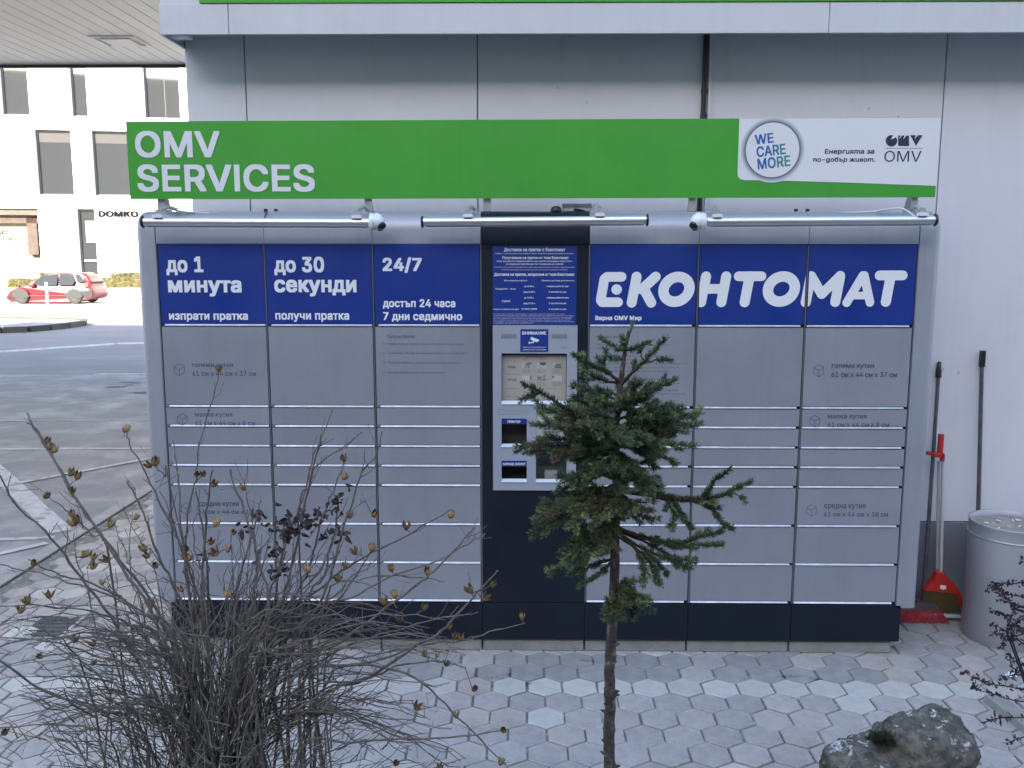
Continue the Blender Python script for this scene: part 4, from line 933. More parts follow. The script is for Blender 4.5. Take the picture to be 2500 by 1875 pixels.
def turret(u, v, sx, label):
    """dome camera on the end of a light bar, looking outwards and down"""
    p = at(u, v, TY); t = thing('dome_camera', label, 'camera', tuple(p), 0, 'white security cameras on the light bars')
    def prof_tube(pr, m, name, ax):
        mb = MB(); pts = [np.array(ax)*s for s, _ in pr]; mb.tube(pts, [r for _, r in pr], 28); return part(name, mb, m, t)
    prof_tube([(-0.040, 0.030), (-0.036, 0.040), (-0.024, 0.043), (-0.018, 0.040)], M['white_pl'], 'base_ring', (sx, 0, 0))
    mb = MB(); n = 24; prf = [(-0.018, 0.041)]+[(-0.016+0.052*math.sin(A), 0.041*math.cos(A)) for A in np.linspace(0.05, 1.45, 9)]
    ax = np.array([sx*0.9, -0.2, -0.28]); ax /= np.linalg.norm(ax); mb.tube([ax*s for s, _ in prf], [r for _, r in prf], n); part('dome', mb, M['white_pl'], t)
    la = np.array([sx*0.66, -0.45, -0.60]); la /= np.linalg.norm(la); c0 = ax*(-0.0)
    mb = MB(); mb.tube([c0+la*0.018, c0+la*0.040, c0+la*0.0415], [0.021, 0.0205, 0.017], 24); part('lens', mb, M['black'], t)
    mb = MB(); q = np.array([sx*0.005, -0.022, -0.036]); mb.tube([q, q+np.array([sx*0.02, 0, -0.002])], [0.008, 0.007], 10); part('sensor', mb, M['black'], t)
turret(922, 542, 1, 'white dome camera at the right end of the left light bar, lens turned right')
turret(1703, 541, -1, 'white dome camera at the left end of the right light bar, lens turned left')
# junction box, puck antenna, loose cables
bx = pbox(1374, 497.5, 1446, 524, 0.12)
t = thing('junction_box', 'pale grey junction box with lid lying on the locker roof under the sign', 'junction box', (bx[0], 0.12, ZT+0.001))
w_, h_ = bx[1]-bx[0], bx[3]-ZT
mb = MB(); mb.cbox(0.002, w_-0.002, 0, 0.09, 0, h_-0.018, 0.003); part('body', mb, M['grey_pl'], t)
mb = MB(); mb.cbox(0, w_, -0.004, 0.094, h_-0.017, h_, 0.004); part('lid', mb, M['grey_pl'], t)
mb = MB(); mb.tube([(w_*0.38, -0.012, 0.012), (w_*0.75, -0.012, 0.004)], [0.006, 0.003], 8); part('cable_gland', mb, M['black'], t)
bx = pbox(1344, 513, 1372, 524, 0.1)
t = thing('puck_antenna', 'small black puck antenna on the locker roof beside the junction box', 'antenna', ((bx[0]+bx[1])/2, 0.1, ZT+0.001))
r_ = (bx[1]-bx[0])/2
mb = MB(); mb.smooth = True; mb.lathe([(r_, 0), (r_, 0.008), (r_*0.85, 0.018), (r_*0.5, 0.025), (0.001, 0.027)], 0, 0, 24); part('housing', mb, M['black'], t)
def cable(pts, r, m, label, y=0.05):
    mb = MB(); P = [at(u, v, yy) for u, v, yy in pts]
    Q = []
    for i in range(len(P)-1):
        p0, p1, p2, p3 = P[max(i-1, 0)], P[i], P[i+1], P[min(i+2, len(P)-1)]
        for s in np.linspace(0, 1, 5)[:-1]: Q.append(0.5*((2*p1)+(-p0+p2)*s+(2*p0-5*p1+4*p2-p3)*s*s+(-p0+3*p1-3*p2+p3)*s**3))
    Q.append(P[-1]); mb.tube(Q, r, 6); o = mb.build('cable', M[m]); tag(o, label, 'cable'); return o
cable([(1446, 512, .12), (1452, 500, .10), (1462, 497, .08), (1466, 505, .05), (1458, 515, .0), (1462, 524, -.05)], 0.0035, 'grey_pl', 'pale cable looping from the junction box to the middle light bar')
cable([(400, 515, .05), (420, 512, .03), (445, 516, .03), (480, 519, .05), (512, 521, .06)], 0.006, 'grey_pl', 'pale cable lying on the locker roof at its left end')
cable([(2140, 516, .05), (2170, 511, .0), (2200, 509, -.03), (2218, 517, -.06), (2232, 528, -.09)], 0.0055, 'grey_pl', 'thick pale cable curving onto the right light bar')
cable([(1860, 520, .08), (1980, 519, .08), (2080, 518, .07), (2142, 516, .05)], 0.003, 'white_pl', 'thin white cable lying along the locker roof on the right')
cable([(645, 517, .06), (652, 518, .03), (650, 524, -.01), (646, 532, -.03)], 0.003, 'black', 'short black cable hook on the locker roof above the left light bar')
for u in (649, 674, 1943, 1971):
    p = at(u, 518, 0.1); mb = MB(); mb.box(-0.007, 0.007, -0.01, 0.01, 0, 0.012); o = mb.build('roof_clip', M['black']); o.location = (p[0], 0.1, ZT+0.001)
    tag(o, {649: 'leftmost small black clip on the locker roof, by the black cable hook', 674: 'second small black clip on the locker roof, right of the cable hook', 1943: 'small black clip on the locker roof above the right light bar, left of a pair', 1971: 'small black clip on the locker roof above the right light bar, right of a pair'}[u], 'clip', 'black roof clips')

# ================================================================== DRUM, BROOMS
DC = (4.520, 0.255); DR_, DH = 0.225, 0.660
t = thing('ash_drum', 'cylindrical brushed metal litter drum with a sand filled top, right of the locker', 'litter bin', (DC[0], DC[1], 0))
mb = MB(); mb.smooth = True
mb.lathe([(DR_-0.004, 0.0), (DR_, 0.004), (DR_, DH-0.075)], 0, 0, 64); part('drum_body', mb, M['drum'], t)
mb = MB(); mb.smooth = True; mb.lathe([(DR_-0.001, DH-0.075), (DR_+0.004, DH-0.073), (DR_+0.004, DH-0.066), (DR_-0.0005, DH-0.064)], 0, 0, 64); part('band', mb, M['steel'], t)
mb = MB(); mb.smooth = True
mb.lathe([(DR_-0.001, DH-0.064), (DR_+0.001, DH-0.006), (DR_+0.004, DH), (DR_-0.002, DH+0.004), (DR_-0.008, DH), (DR_-0.012, DH-0.03)], 0, 0, 64); part('rim', mb, M['drum'], t)
mb = MB(); rn = 14
for j in range(rn+1):
    for k in range(48):
        r = (DR_-0.012)*j/rn; A = 2*math.pi*k/48; x, y = r*math.cos(A), r*math.sin(A)
        mb.v.append((x, y, DH-0.028-0.018*math.exp(-(r/0.13)**2)+0.010*noise.noise((x*14, y*14, 2.0))))
for j in range(rn):
    for k in range(48): mb.f.append((j*48+k, j*48+(k+1)%48, (j+1)*48+(k+1)%48, (j+1)*48+k)); mb.mi.append(0); mb.sm.append(True)
part('sand', mb, M['sand'], t)
mb = MB()
for _ in range(9):
    a_, r_ = random.uniform(0, 6.28), random.uniform(0.02, 0.17); x, y = r_*math.cos(a_), r_*math.sin(a_); q = random.uniform(0, 3)
    mb.tube([(x, y, DH-0.024), (x+0.025*math.cos(q), y+0.025*math.sin(q), DH-0.022)], 0.0038, 6)
o = part('cigarette_end', mb, M['white_pl'], t); o['kind'] = 'stuff'

# broom with pink-red bristles (pole leans on the wall beside the locker)
g0, g1, g2 = at(2293, 885, 0.600), at(2291, 920, 0.596), at(2254, 1468, 0.47)
t = thing('floor_broom', 'floor broom with worn steel pole, black grip and pink red bristles, by the locker side', 'broom', tuple(g2))
q = lambda p: tuple(np.array(p)-g2)
mb = MB(); mb.tube([q(g1), q(g2+np.array([0, 0, -0.02]))], [0.0105, 0.0115], 12); part('pole', mb, M['pole'], t)
d = (g0-g1); mb = MB(); mb.tube([q(g1-d*0.05), q(g1+d*0.45), q(g1+d*0.6), q(g0), q(g0+d*0.06)], [0.0165, 0.0165, 0.0135, 0.0115, 0.006], 14); part('grip', mb, M['black'], t)
hx0, hx1 = float(atz(2190, 1500, 0.05)[0])-g2[0], float(atz(2322, 1500, 0.05)[0])-g2[0]; hzv = 0.085-g2[2]
mb = MB(); mb.prism([(hx0+0.02, hzv-0.015), (hx1-0.06, hzv-0.015), (hx1-0.09, hzv+0.022), (hx0+0.12, hzv+0.035), (hx0+0.04, hzv+0.01)], -0.03, 0.03, 'y'); part('broom_block', mb, M['pole'], t)
mb = MB()
for _ in range(900):
    s = random.random(); x = hx0+0.02+(hx1-hx0-0.08)*s; y = random.uniform(-0.03, 0.03); sp = (s-0.4)*0.07
    a_ = np.array([x, y, hzv-0.012]); b_ = np.array([x+sp+random.uniform(-.012, .012), y*1.9-0.012+random.uniform(-.01, .01), -g2[2]+random.uniform(0.002, 0.02)]); w = np.array([0.0016, 0.0008, 0])
    mb.add([a_-w, a_+w, b_+w, b_-w], [(0, 1, 2, 3)])
o = part('bristles', mb, M['pink'], t); o['kind'] = 'stuff'
# dustpan on a long pale handle with a hand broom clipped into it
YP = 0.47
hb, htp = at(2297, 1397, YP), at(2303, 1112, 0.53)
t = thing('dustpan_set', 'red lobby dustpan on a long pale handle holding a red broom with olive bristles', 'dustpan', (hb[0], YP, 0))
q = lambda p: tuple(np.array(p)-np.array([hb[0], YP, 0]))
mb = MB(); mb.tube([q(hb), q(htp)], 0.0105, 12); part('handle', mb, M['pole_white'], t)
hb2, ht2 = at(2289, 1390, YP+0.03), at(2293, 1125, 0.57)
mb = MB(); mb.tube([q(hb2), q(ht2)], 0.0105, 12); part('broom_pole', mb, M['pole_white'], t)
tp = at(2298, 1060, 0.55); mb = MB(); mb.cbox(q(tp)[0]-0.013, q(tp)[0]+0.013, q(tp)[1]-0.014, q(tp)[1]+0.012, q(htp)[2]-0.01, q(tp)[2], 0.003); part('grip', mb, M['red'], t)
cl_ = at(2264, 1106, 0.52); mb = MB()
x0_, z0_ = q(cl_)[0], q(cl_)[2]; mb.cbox(x0_-0.004, x0_+0.016, 0.03, 0.06, z0_-0.009, z0_+0.010, 0.002); mb.cbox(x0_+0.030, q(htp)[0]-0.006, 0.03, 0.06, z0_-0.022, z0_+0.002, 0.002); mb.cbox(q(htp)[0]-0.022, q(htp)[0]-0.004, 0.03, 0.055, z0_-0.045, z0_-0.004, 0.002)
part('clip', mb, M['red'], t)
def qz(x, y): p = at(2200+x/3.16, 1350+y/3.16, YP); return (p[0]-hb[0], p[2])
pan = [qz(258, 140), qz(320, 145), qz(345, 185), qz(405, 235), qz(440, 300), qz(478, 400), qz(480, 462), qz(462, 462), qz(440, 400), qz(405, 300), qz(165, 275), qz(195, 235), qz(240, 190)]
mb = MB(); mb.prism(pan[::-1], -0.030, 0.018, 'y'); part('hood', mb, M['red'], t).data.update()
bk = [qz(170, 276), qz(408, 300), qz(465, 462), qz(150, 452)]
mb = MB(); mb.prism(bk[::-1], 0.010, 0.020, 'y'); part('pan_back', mb, M['red'], t)
mb = MB(); 
for _ in range(700):
    s = random.random(); a_ = np.array(qz(178+(400-178)*s, 282)); b_ = np.array(qz(160+(462-160)*s, 455+random.uniform(-12, 4))); y = random.uniform(-0.026, 0.008)
    w = 0.0014; mb.add([(a_[0]-w, y, a_[1]), (a_[0]+w, y, a_[1]), (b_[0]+w, y, b_[1]), (b_[0]-w, y, b_[1])], [(0, 1, 2, 3)])
o = part('bristles', mb, M['olive'], t); o['kind'] = 'stuff'
mb = MB(); mb.prism([(a, b) for a, b in [qz(150, 452), qz(465, 462), qz(462, 486), qz(150, 476)]][::-1], -0.034, 0.02, 'y'); part('lip', mb, M['grey_pl'], t)
lb = [qz(282, 236), qz(300, 232), qz(328, 240), qz(328, 262), qz(300, 268), qz(280, 258)]
mb = MB(); mb.prism(lb[::-1], -0.0325, -0.0305, 'y'); part('sticker', mb, M['white_pl'], t)
# mop pole behind the drum
g0, g1, g2 = at(2398, 856, 0.595), at(2397, 894, 0.592), at(2388, 1262, 0.53)
dn = (g2-g1); g3 = g2+dn*((0.03-g2[2])/dn[2]); g3[1] = min(g3[1], 0.52)
t = thing('mop_pole', 'steel pole with square black grip leaning on the wall behind the drum', 'mop', tuple(g3))
mb = MB(); mb.tube([tuple(g1-g3), (0, 0, 0)], [0.011, 0.0125], 12); part('pole', mb, M['pole'], t)
mb = MB(); mb.cbox(g1[0]-g3[0]-0.013, g1[0]-g3[0]+0.013, g1[1]-g3[1]-0.014, g1[1]-g3[1]+0.012, g1[2]-g3[2]-0.004, g0[2]-g3[2], 0.003); part('grip', mb, M['black'], t)
mb = MB(); mb.tube([(0, 0, 0.02), (0.03, -0.01, -0.01), (0.08, -0.02, -0.012)], [0.03, 0.035, 0.03], 10); part('mop_head', mb, M['pole_white'], t)

# ================================================================== RED CAR
a, c = atz(13, 742, 0), atz(261, 742, 0)
CL = float(c[0]-a[0]); CYY = float(a[1])
CL *= 0.87
car = thing('parked_car', 'faded red three door hatchback with dark bumpers parked in the sun across the road', 'car', (float(a[0]), CYY, 0))
# side profile as (x, z) fractions of length, nose at x = 0
K = CL
def zc(v): return (1175-v)/4.483*(33.3+4.55)/FOC      # heights read off the crop
low = [(0.00, 1110), (0.012, 1150), (0.05, 1168), (0.97, 1160), (0.995, 1100)]
prof_c = [(0.0, 1125), (0.004, 1090), (0.03, 1050), (0.06, 1030), (0.12, 1005), (0.20, 985), (0.26, 965), (0.32, 925), (0.38, 882), (0.43, 858), (0.50, 846), (0.60, 838), (0.72, 834), (0.82, 832), (0.87, 842), (0.92, 868), (0.955, 920), (0.975, 960), (0.98, 1010), (0.998, 1020), (1.0, 1050), (0.99, 1105), (0.965, 1125), (0.75, 1160), (0.28, 1165), (0.03, 1160)]
HW = 0.84; ZM = zc(990)
def halfw(x, z):
    w = HW*(1-0.13*abs(2*x-1)**3.5)
    if z > ZM: w -= (z-ZM)*0.42
    if z < 0.3: w -= (0.3-z)*0.25
    return w
mb = MB(); n = len(prof_c)
for s in (-1, 1):
    pass
P2 = [(x*K, zc(v), halfw(x, zc(v))) for x, v in prof_c]
rows_ = []
for fr_ in (-1.0, -0.94, -0.6, 0, 0.6, 0.94, 1.0):
    inset = {1.0: 0.035, 0.94: 0.008}.get(abs(fr_), 0.0); rw = []
    for x, z, w in P2:
        zz = z-inset*(1 if z > ZM else (-0.6 if z < 0.4 else 0)); xx = x+(inset if x < K/2 else -inset)*0.8
        rw.append((xx, HW+w*fr_, zz))
    rows_.append(rw)
for rw in rows_: mb.v += rw
for i in range(len(rows_)-1):
    for j in range(n): mb.f.append((i*n+j, i*n+(j+1)%n, (i+1)*n+(j+1)%n, (i+1)*n+j)); mb.mi.append(0); mb.sm.append(True)
mb.f += [tuple(range(n)), tuple(range((len(rows_)-1)*n, len(rows_)*n))[::-1]]; mb.mi += [0, 0]; mb.sm += [False, False]
body = mb.build('body', M['car_red'], car, True)
def sidey(x, z): return HW-halfw(x, z)-0.006
def panel(pts, m, name, proud=0.006, far=False):
    mb = MB(); vs = []
    for x, v in pts: z = zc(v); vs.append((x*K, HW-halfw(x, z)-proud if not far else HW+halfw(x, z)+proud, z))
    mb.add(vs, [tuple(range(len(vs)))]); mb.add([(x_, y_+0.02, z_) for x_, y_, z_ in vs], [tuple(range(len(vs)))[::-1]]); return part(name, mb, m, car)
for far in (False, True):
    panel([(0.30, 968), (0.40, 880), (0.44, 862), (0.60, 852), (0.60, 972), (0.40, 975)], M['car_glass'], 'side_window', far=far)
    panel([(0.615, 972), (0.615, 852), (0.76, 850), (0.80, 935), (0.78, 968)], M['car_glass'], 'side_window', far=far)
    panel([(0.785, 852), (0.84, 856), (0.905, 930), (0.86, 945), (0.83, 940)], M['car_glass'], 'side_window', far=far)
    panel([(0.895, 945), (0.945, 940), (0.955, 985), (0.90, 990)], M['lamp_red'], 'tail_lamp', far=far)
    panel([(0.0, 1092), (0.10, 1088), (0.10, 1120), (0.004, 1125)], M['car_dark'], 'bumper', 0.012, far=far)
    panel([(0.85, 1035), (0.995, 1018), (0.99, 1085), (0.955, 1122), (0.86, 1090)], M['car_dark'], 'bumper', 0.012, far=far)
    panel([(0.28, 1083), (0.72, 1080), (0.72, 1086), (0.28, 1089)], M['rim'], 'trim_line', 0.010, far=far)
mb = MB()   # windscreen and rear glass
mb.add([(0.265*K, HW-0.62, zc(968)+0.012), (0.265*K, HW+0.62, zc(968)+0.012), (0.425*K, HW+0.52, zc(862)+0.012), (0.425*K, HW-0.52, zc(862)+0.012)], [(3, 2, 1, 0)]); part('windscreen', mb, M['car_glass'], car)
mb = MB(); mb.add([(0.885*K+0.02, HW-0.55, zc(850)), (0.885*K+0.02, HW+0.55, zc(850)), (0.974*K+0.02, HW+0.6, zc(955)), (0.974*K+0.02, HW-0.6, zc(955))], [(3, 2, 1, 0)]); part('rear_window', mb, M['car_glass'], car)
for fx in (0.182, 0.795):
    for sd in (0, 1):
        y0 = (0.02 if sd == 0 else 2*HW-0.19); xc = fx*K; r = 0.30
        mb = MB(); mb.tube([(xc, y0, r), (xc, y0+0.02, r), (xc, y0+0.15, r), (xc, y0+0.17, r)], [r-0.03, r, r, r-0.03], 28); w_ = part('wheel', mb, M['tyre'], car)
        ye = y0-0.004 if sd == 0 else y0+0.174
        mb = MB(); mb.tube([(xc, ye, r), (xc, ye+0.003, r)], [0.155, 0.16], 20); mb.build('wheel_cover', M['rim'], w_)
        mb = MB(); pts = [(xc+(r+0.05)*math.cos(a_), y0+0.0, r+(r+0.05)*math.sin(a_)) for a_ in np.linspace(0, math.pi, 14)]
        mb.add([(p[0], -0.004 if sd == 0 else 2*HW+0.004, p[2]-0.0) for p in pts]+[(xc, -0.004 if sd == 0 else 2*HW+0.004, r*0.6)], [tuple(range(15))]); part('wheel_arch', mb, M['car_dark'], car)
mb = MB(); mb.cbox(0.30*K, 0.36*K, -0.14, 0.02, zc(985), zc(960), 0.02); part('wing_mirror', mb, M['car_red'], car)

# ================================================================== ROCK WITH MOSS TUFT
YR = -1.62
rc = at(2190, 1845, YR); rs = float((YR-CAM[1])/FOC)
def rk(x, y): p = at(1950+(1100+(x-1100)*0.93)/4.424, 1700+(y+75)/4.424, YR); return p
lobes = [(rk(1380, 640), (0.170, 0.18, 0.150)), (rk(1660, 480), (0.088, 0.14, 0.105)), (rk(1180, 330), (0.075, 0.11, 0.055)), (rk(620, 760), (0.125, 0.15, 0.105)), (rk(1450, 270), (0.105, 0.11, 0.050)), (rk(1150, 900), (0.22, 0.2, 0.17)), (rk(900, 700), (0.16, 0.15, 0.10)), (rk(1100, 1500), (0.27, 0.22, 0.22))]
rc = rk(1150, 800)
bm = bmesh.new(); bmesh.ops.create_icosphere(bm, subdivisions=6, radius=1)
for v in bm.verts:
    d = np.array(v.co); lo, hi = 0.0, 0.7
    def F_(t):
        p = rc+d*t; s = 0
        for c_, r_ in lobes:
            e = (p-c_)/np.array(r_); s += math.exp(-7.0*(float(e@e)-1))
        return s
    for _ in range(16):
        mid = (lo+hi)/2
        if F_(mid) > 1: lo = mid
        else: hi = mid
    p = d*lo; q_ = Vector(p)
    dis = 0.030*noise.fractal(q_*7, 1.0, 2.0, 5)+0.018*(noise.cell(q_*16)-0.5)*0.6-0.030*max(0, noise.noise(q_*19)-0.25)+0.008*noise.fractal(q_*40, 0.8, 2.0, 3)
    v.co = Vector(p+d*dis)
me = bpy.data.meshes.new('mossy_rock'); bm.to_mesh(me); bm.free(); me.materials.append(M['rock'])
for p in me.polygons: p.use_smooth = True
rock = link('mossy_rock', me, None, tuple(rc)); tag(rock, 'dark pitted rock with white lichen crust in the bed at lower right', 'rock')
tc_ = rk(850, 270)+np.array([0, -0.035, 0]); mb = MB(); mb2 = MB()
for _ in range(2600):
    d = rng.normal(0, 1, 3); d[2] = abs(d[2])*0.8+0.15; d /= np.linalg.norm(d); base = tc_+d*np.array([0.050, 0.045, 0.034])*random.uniform(0.55, 1.0)*(0.8+0.35*noise.noise(Vector(d*3.1)))+np.array([0, 0, -0.03])
    dd = d+rng.normal(0, 0.30, 3)+np.array([0, 0, 0.15]); dd /= np.linalg.norm(dd); L1 = random.uniform(0.008, 0.017); w = np.cross(dd, rng.normal(0, 1, 3)); w = w/np.linalg.norm(w)*0.0017
    mb.add([base-w, base+w, base+dd*L1*0.6+w*0.8, base+dd*L1, base+dd*L1*0.6-w*0.8], [(0, 1, 2, 3, 4)])
o = mb.build('moss_tuft', M['sedum']); tag(o, 'dark green spiky tuft growing on the left shoulder of the rock', 'plant')

# ================================================================== SPRUCE SAPLING
YT = -2.0
def sp(x, y, dy=0.0): return at(1200+x/2.127, 780+y/2.127, YT+dy)
tb = sp(617, 2329); base = tb+(tb-sp(620, 1659))*1.0; base = np.array([tb[0]-0.012, YT, 0.02])
SPR = thing('spruce_sapling', 'young spruce tree with bare lower trunk standing before the kiosk', 'tree', tuple(base))
def rel(p): return np.array(p)-base
trunk = [(740, 5), (712, 70), (692, 160), (676, 300), (658, 420), (650, 560), (648, 700), (645, 1000), (640, 1250), (632, 1500), (622, 1659), (612, 1850), (616, 2000), (608, 2150), (615, 2329)]
TP = [base*0+0]+[]
tp_ = [rel(sp(x, y)) for x, y in trunk]+[rel(base)]
tr = [0.0035, 0.005, 0.006, 0.0075, 0.0085, 0.010, 0.011, 0.0125, 0.0135, 0.0145, 0.0155, 0.016, 0.0165, 0.017, 0.0175, 0.021]
TF, TR_ = [], []
for i in range(len(tp_)-1):
    for s in np.linspace(0, 1, 7)[:-1]:
        z = i+s; TF.append(tp_[i]*(1-s)+tp_[i+1]*s+rng.normal(0, 0.0010, 3)); TR_.append((tr[i]*(1-s)+tr[i+1]*s)*(1+0.09*noise.noise((z*2.3, 1, 0)))*(1.16 if (int(z*6) % 7 == 0 and i > 9) else 1))
mb = MB(); mb.tube(TF, TR_, 14)
for i in range(26):        # knots and stubs
    k = random.randint(60, len(TF)-4); a_ = random.uniform(0, 6.28); d = np.array([math.cos(a_), math.sin(a_), 0.25]); p = TF[k]
    mb.tube([p+d*TR_[k]*0.5, p+d*(TR_[k]+0.004), p+d*(TR_[k]+random.uniform(0.006, 0.014))], [0.007, 0.0045, 0.002], 6)
part('trunk', mb, M['bark'], SPR)
def trunk_at(yz):
    """trunk point (relative) at crop height yz"""
    for (x0, y0), (x1, y1), p0, p1 in zip(trunk[:-1], trunk[1:], tp_[:-1], tp_[1:]):
        if y0 <= yz <= y1: s = (yz-y0)/(y1-y0); return p0*(1-s)+p1*s
    return tp_[0]
class Needles:
    def __init__(s): s.v = []; s.m = []
    def shoot(s, p0, p1, L=0.0155, dens=1100, mi=0, tipfull=True, start=0.0):
        p0, p1 = np.array(p0), np.array(p1); ax = p1-p0; ln = np.linalg.norm(ax)
        if ln < 1e-4: return
        ax = ax/ln; n_ = int(ln*dens*(1-start))+8
        t_ = start+(1-start)*rng.random(n_); up = np.array([0, 0, 1.0]); e1 = np.cross(ax, up); e1 /= np.linalg.norm(e1)+1e-9; e2 = np.cross(e1, ax)
        ph = rng.random(n_)*2*math.pi; ph = np.where(np.sin(ph) < -0.2, ph+rng.normal(0, 0.8, n_), ph)
        fw = rng.uniform(0.35, 1.0, n_)+np.where(t_ > 0.93, 1.2, 0)
        d = (np.cos(ph)[:, None]*e1+np.sin(ph)[:, None]*e2)+ax*fw[:, None]; d /= np.linalg.norm(d, axis=1)[:, None]
        d = d+np.array([0, 0, 0.12]); b = p0+ax*(ln*t_)[:, None]; l = L*rng.uniform(0.7, 1.15, n_)
        w = np.cross(d, rng.normal(0, 1, (n_, 3))); w /= np.linalg.norm(w, axis=1)[:, None]+1e-9; w *= 0.00125
        tip = b+d*l[:, None]; mid = b+d*(l*0.45)[:, None]
        s.v.append(np.stack([b, mid+w, tip, mid-w], 1).reshape(-1, 3)); s.m += [mi]*n_
    def build(s, name, mats, par):
        v = np.concatenate(s.v); n_ = len(v)//4; me = bpy.data.meshes.new(name)
        me.vertices.add(len(v)); me.vertices.foreach_set('co', v.ravel().astype(np.float32)); me.loops.add(n_*4); me.loops.foreach_set('vertex_index', np.arange(n_*4, dtype=np.int32))
        me.polygons.add(n_); me.polygons.foreach_set('loop_start', np.arange(0, n_*4, 4, dtype=np.int32)); me.polygons.foreach_set('loop_total', np.full(n_, 4, dtype=np.int32))
        for m_ in mats: me.materials.append(m_)
        me.polygons.foreach_set('material_index', np.array(s.m, dtype=np.int32)); me.update(calc_edges=True)
        o = link(name, me, par); o['kind'] = 'stuff'; return o
def spruce_branch(att, pts, dy, sub=6, sl=0.11, bare=0.15, r0=0.0045, mi=0, dry=0.0):
    """pts = crop pixels from the inside out, dy = depth reached at the tip"""
    P = [trunk_at(att)]+[rel(sp(x, y, dy*(i+1)/len(pts))) for i, (x, y) in enumerate(pts)]
    Q = []
    for i in range(len(P)-1):
        a_, b_ = P[i], P[i+1]
        for s in np.linspace(0, 1, 5)[:-1]: Q.append(a_*(1-s)+b_*s)
    Q.append(P[-1]); Q = [q+rng.normal(0, 0.0014, 3) for q in Q]; n = len(Q)
    mb = MB(); mb.tube(Q, [r0*(1-0.72*i/(n-1)) for i in range(n)], 7); br = mb.build('branch', M['twigbark'], SPR); nd = Needles()
    tot = sum(np.linalg.norm(b_-a_) for a_, b_ in zip(Q[:-1], Q[1:]))
    for i in range(n-1):
        if i/(n-1) >= bare: nd.shoot(Q[i], Q[i+1]+(Q[i+1]-Q[i])*0.1, dens=2300, mi=(2 if random.random() < dry else mi), tipfull=(i == n-2))
    k = 0
    for j in range(sub):
        f = bare+0.08+(0.90-bare)*(j+random.uniform(0.1, 0.9))/sub; i = min(n-2, int(f*(n-1))); p = Q[i]; ax = Q[i+1]-Q[i]; ax /= np.linalg.norm(ax); k += 1
        side_ = np.cross(ax, [0, 0, 1.0]); side_ /= np.linalg.norm(side_)+1e-9; vert = np.cross(side_, ax)
        a_ = random.choice((0, math.pi))+random.uniform(-0.9, 0.9); lat = side_*math.cos(a_)+vert*math.sin(a_)*0.8
        d = ax*random.uniform(0.6, 1.0)+lat*random.uniform(0.6, 0.95)+np.array([0, 0, random.uniform(-0.25, 0.12)]); d /= np.linalg.norm(d)
        l = sl*random.uniform(0.6, 1.15)*(1.05-0.55*f); e = p+d*l; m_ = p+d*l*0.55+np.array([0, 0, -0.003])
        nd.mt = None; mm = 2 if random.random() < dry else (1 if random.random() < 0.28 else mi)
        mb2 = MB(); mb2.tube([p, m_, e], [0.0022, 0.0017, 0.0010], 5, cap=False); br.data  # twig
        TW.append((p, m_, e))
        nd.shoot(p, m_, dens=2200, mi=mm, start=0.1); nd.shoot(m_, e, dens=2300, mi=mm)
        if l > 0.07 and random.random() < 0.75:
            for sg in ((1, -1) if random.random() < 0.5 else (random.choice((1, -1)),)):
                dd = d*0.8+np.cross(d, [0, 0, 1.0])*sg*0.7; dd /= np.linalg.norm(dd); e2 = m_+dd*l*0.5; TW.append((m_, (m_+e2)/2, e2)); nd.shoot(m_, e2, dens=2300, mi=mm, start=0.08)
    nd.build('needles', [M['needle'], M['needle_young'], M['needle_dry']], br)
TW = []
B = spruce_branch
nd = Needles(); nd.shoot(tp_[2], tp_[1], dens=1500, L=0.011); nd.shoot(tp_[1], tp_[0], dens=1500, L=0.011); nd.build('needles', [M['needle_young'], M['needle_young'], M['needle']], SPR)
B(165, [(640, 145), (568, 95)], 0.03, 0, bare=0.05, r0=0.003); B(165, [(740, 150), (828, 122)], -0.05, 0, bare=0.05, r0=0.003); B(168, [(682, 130), (680, 92)], -0.05, 0, bare=0.0, r0=0.003); B(212, [(650, 205), (608, 196)], 0.03, 0, bare=0.1, r0=0.003)
B(330, [(600, 275), (545, 252), (485, 222), (422, 182)], -0.08, 4, sl=0.06, r0=0.005); B(320, [(575, 262), (592, 155)], 0.02, 0, bare=0.5, r0=0.004); B(322, [(560, 258), (553, 195)], 0.0, 0, bare=0.6, r0=0.004)
B(345, [(715, 290), (790, 222), (845, 165), (908, 92)], -0.10, 0, bare=0.35, r0=0.005); B(345, [(790, 224), (850, 212), (928, 210)], -0.03, 0, bare=0.6, r0=0.004); B(345, [(788, 222), (780, 190), (765, 150)], -0.02, 0, bare=0.75, r0=0.003); B(345, [(735, 262), (748, 215)], 0.0, 0, bare=0.5, r0=0.003)
B(340, [(560, 300), (450, 238)], 0.06, 3, sl=0.06); B(420, [(590, 390), (540, 350)], -0.05, 2, sl=0.05); B(400, [(600, 370), (520, 385)], 0.06, 2, sl=0.05)
B(520, [(480, 480), (380, 465), (250, 375), (156, 333)], -0.10, 1, sl=0.05, bare=0.1, r0=0.006); B(520, [(400, 470), (262, 380), (205, 400), (150, 428)], -0.11, 0, bare=0.6, r0=0.004)
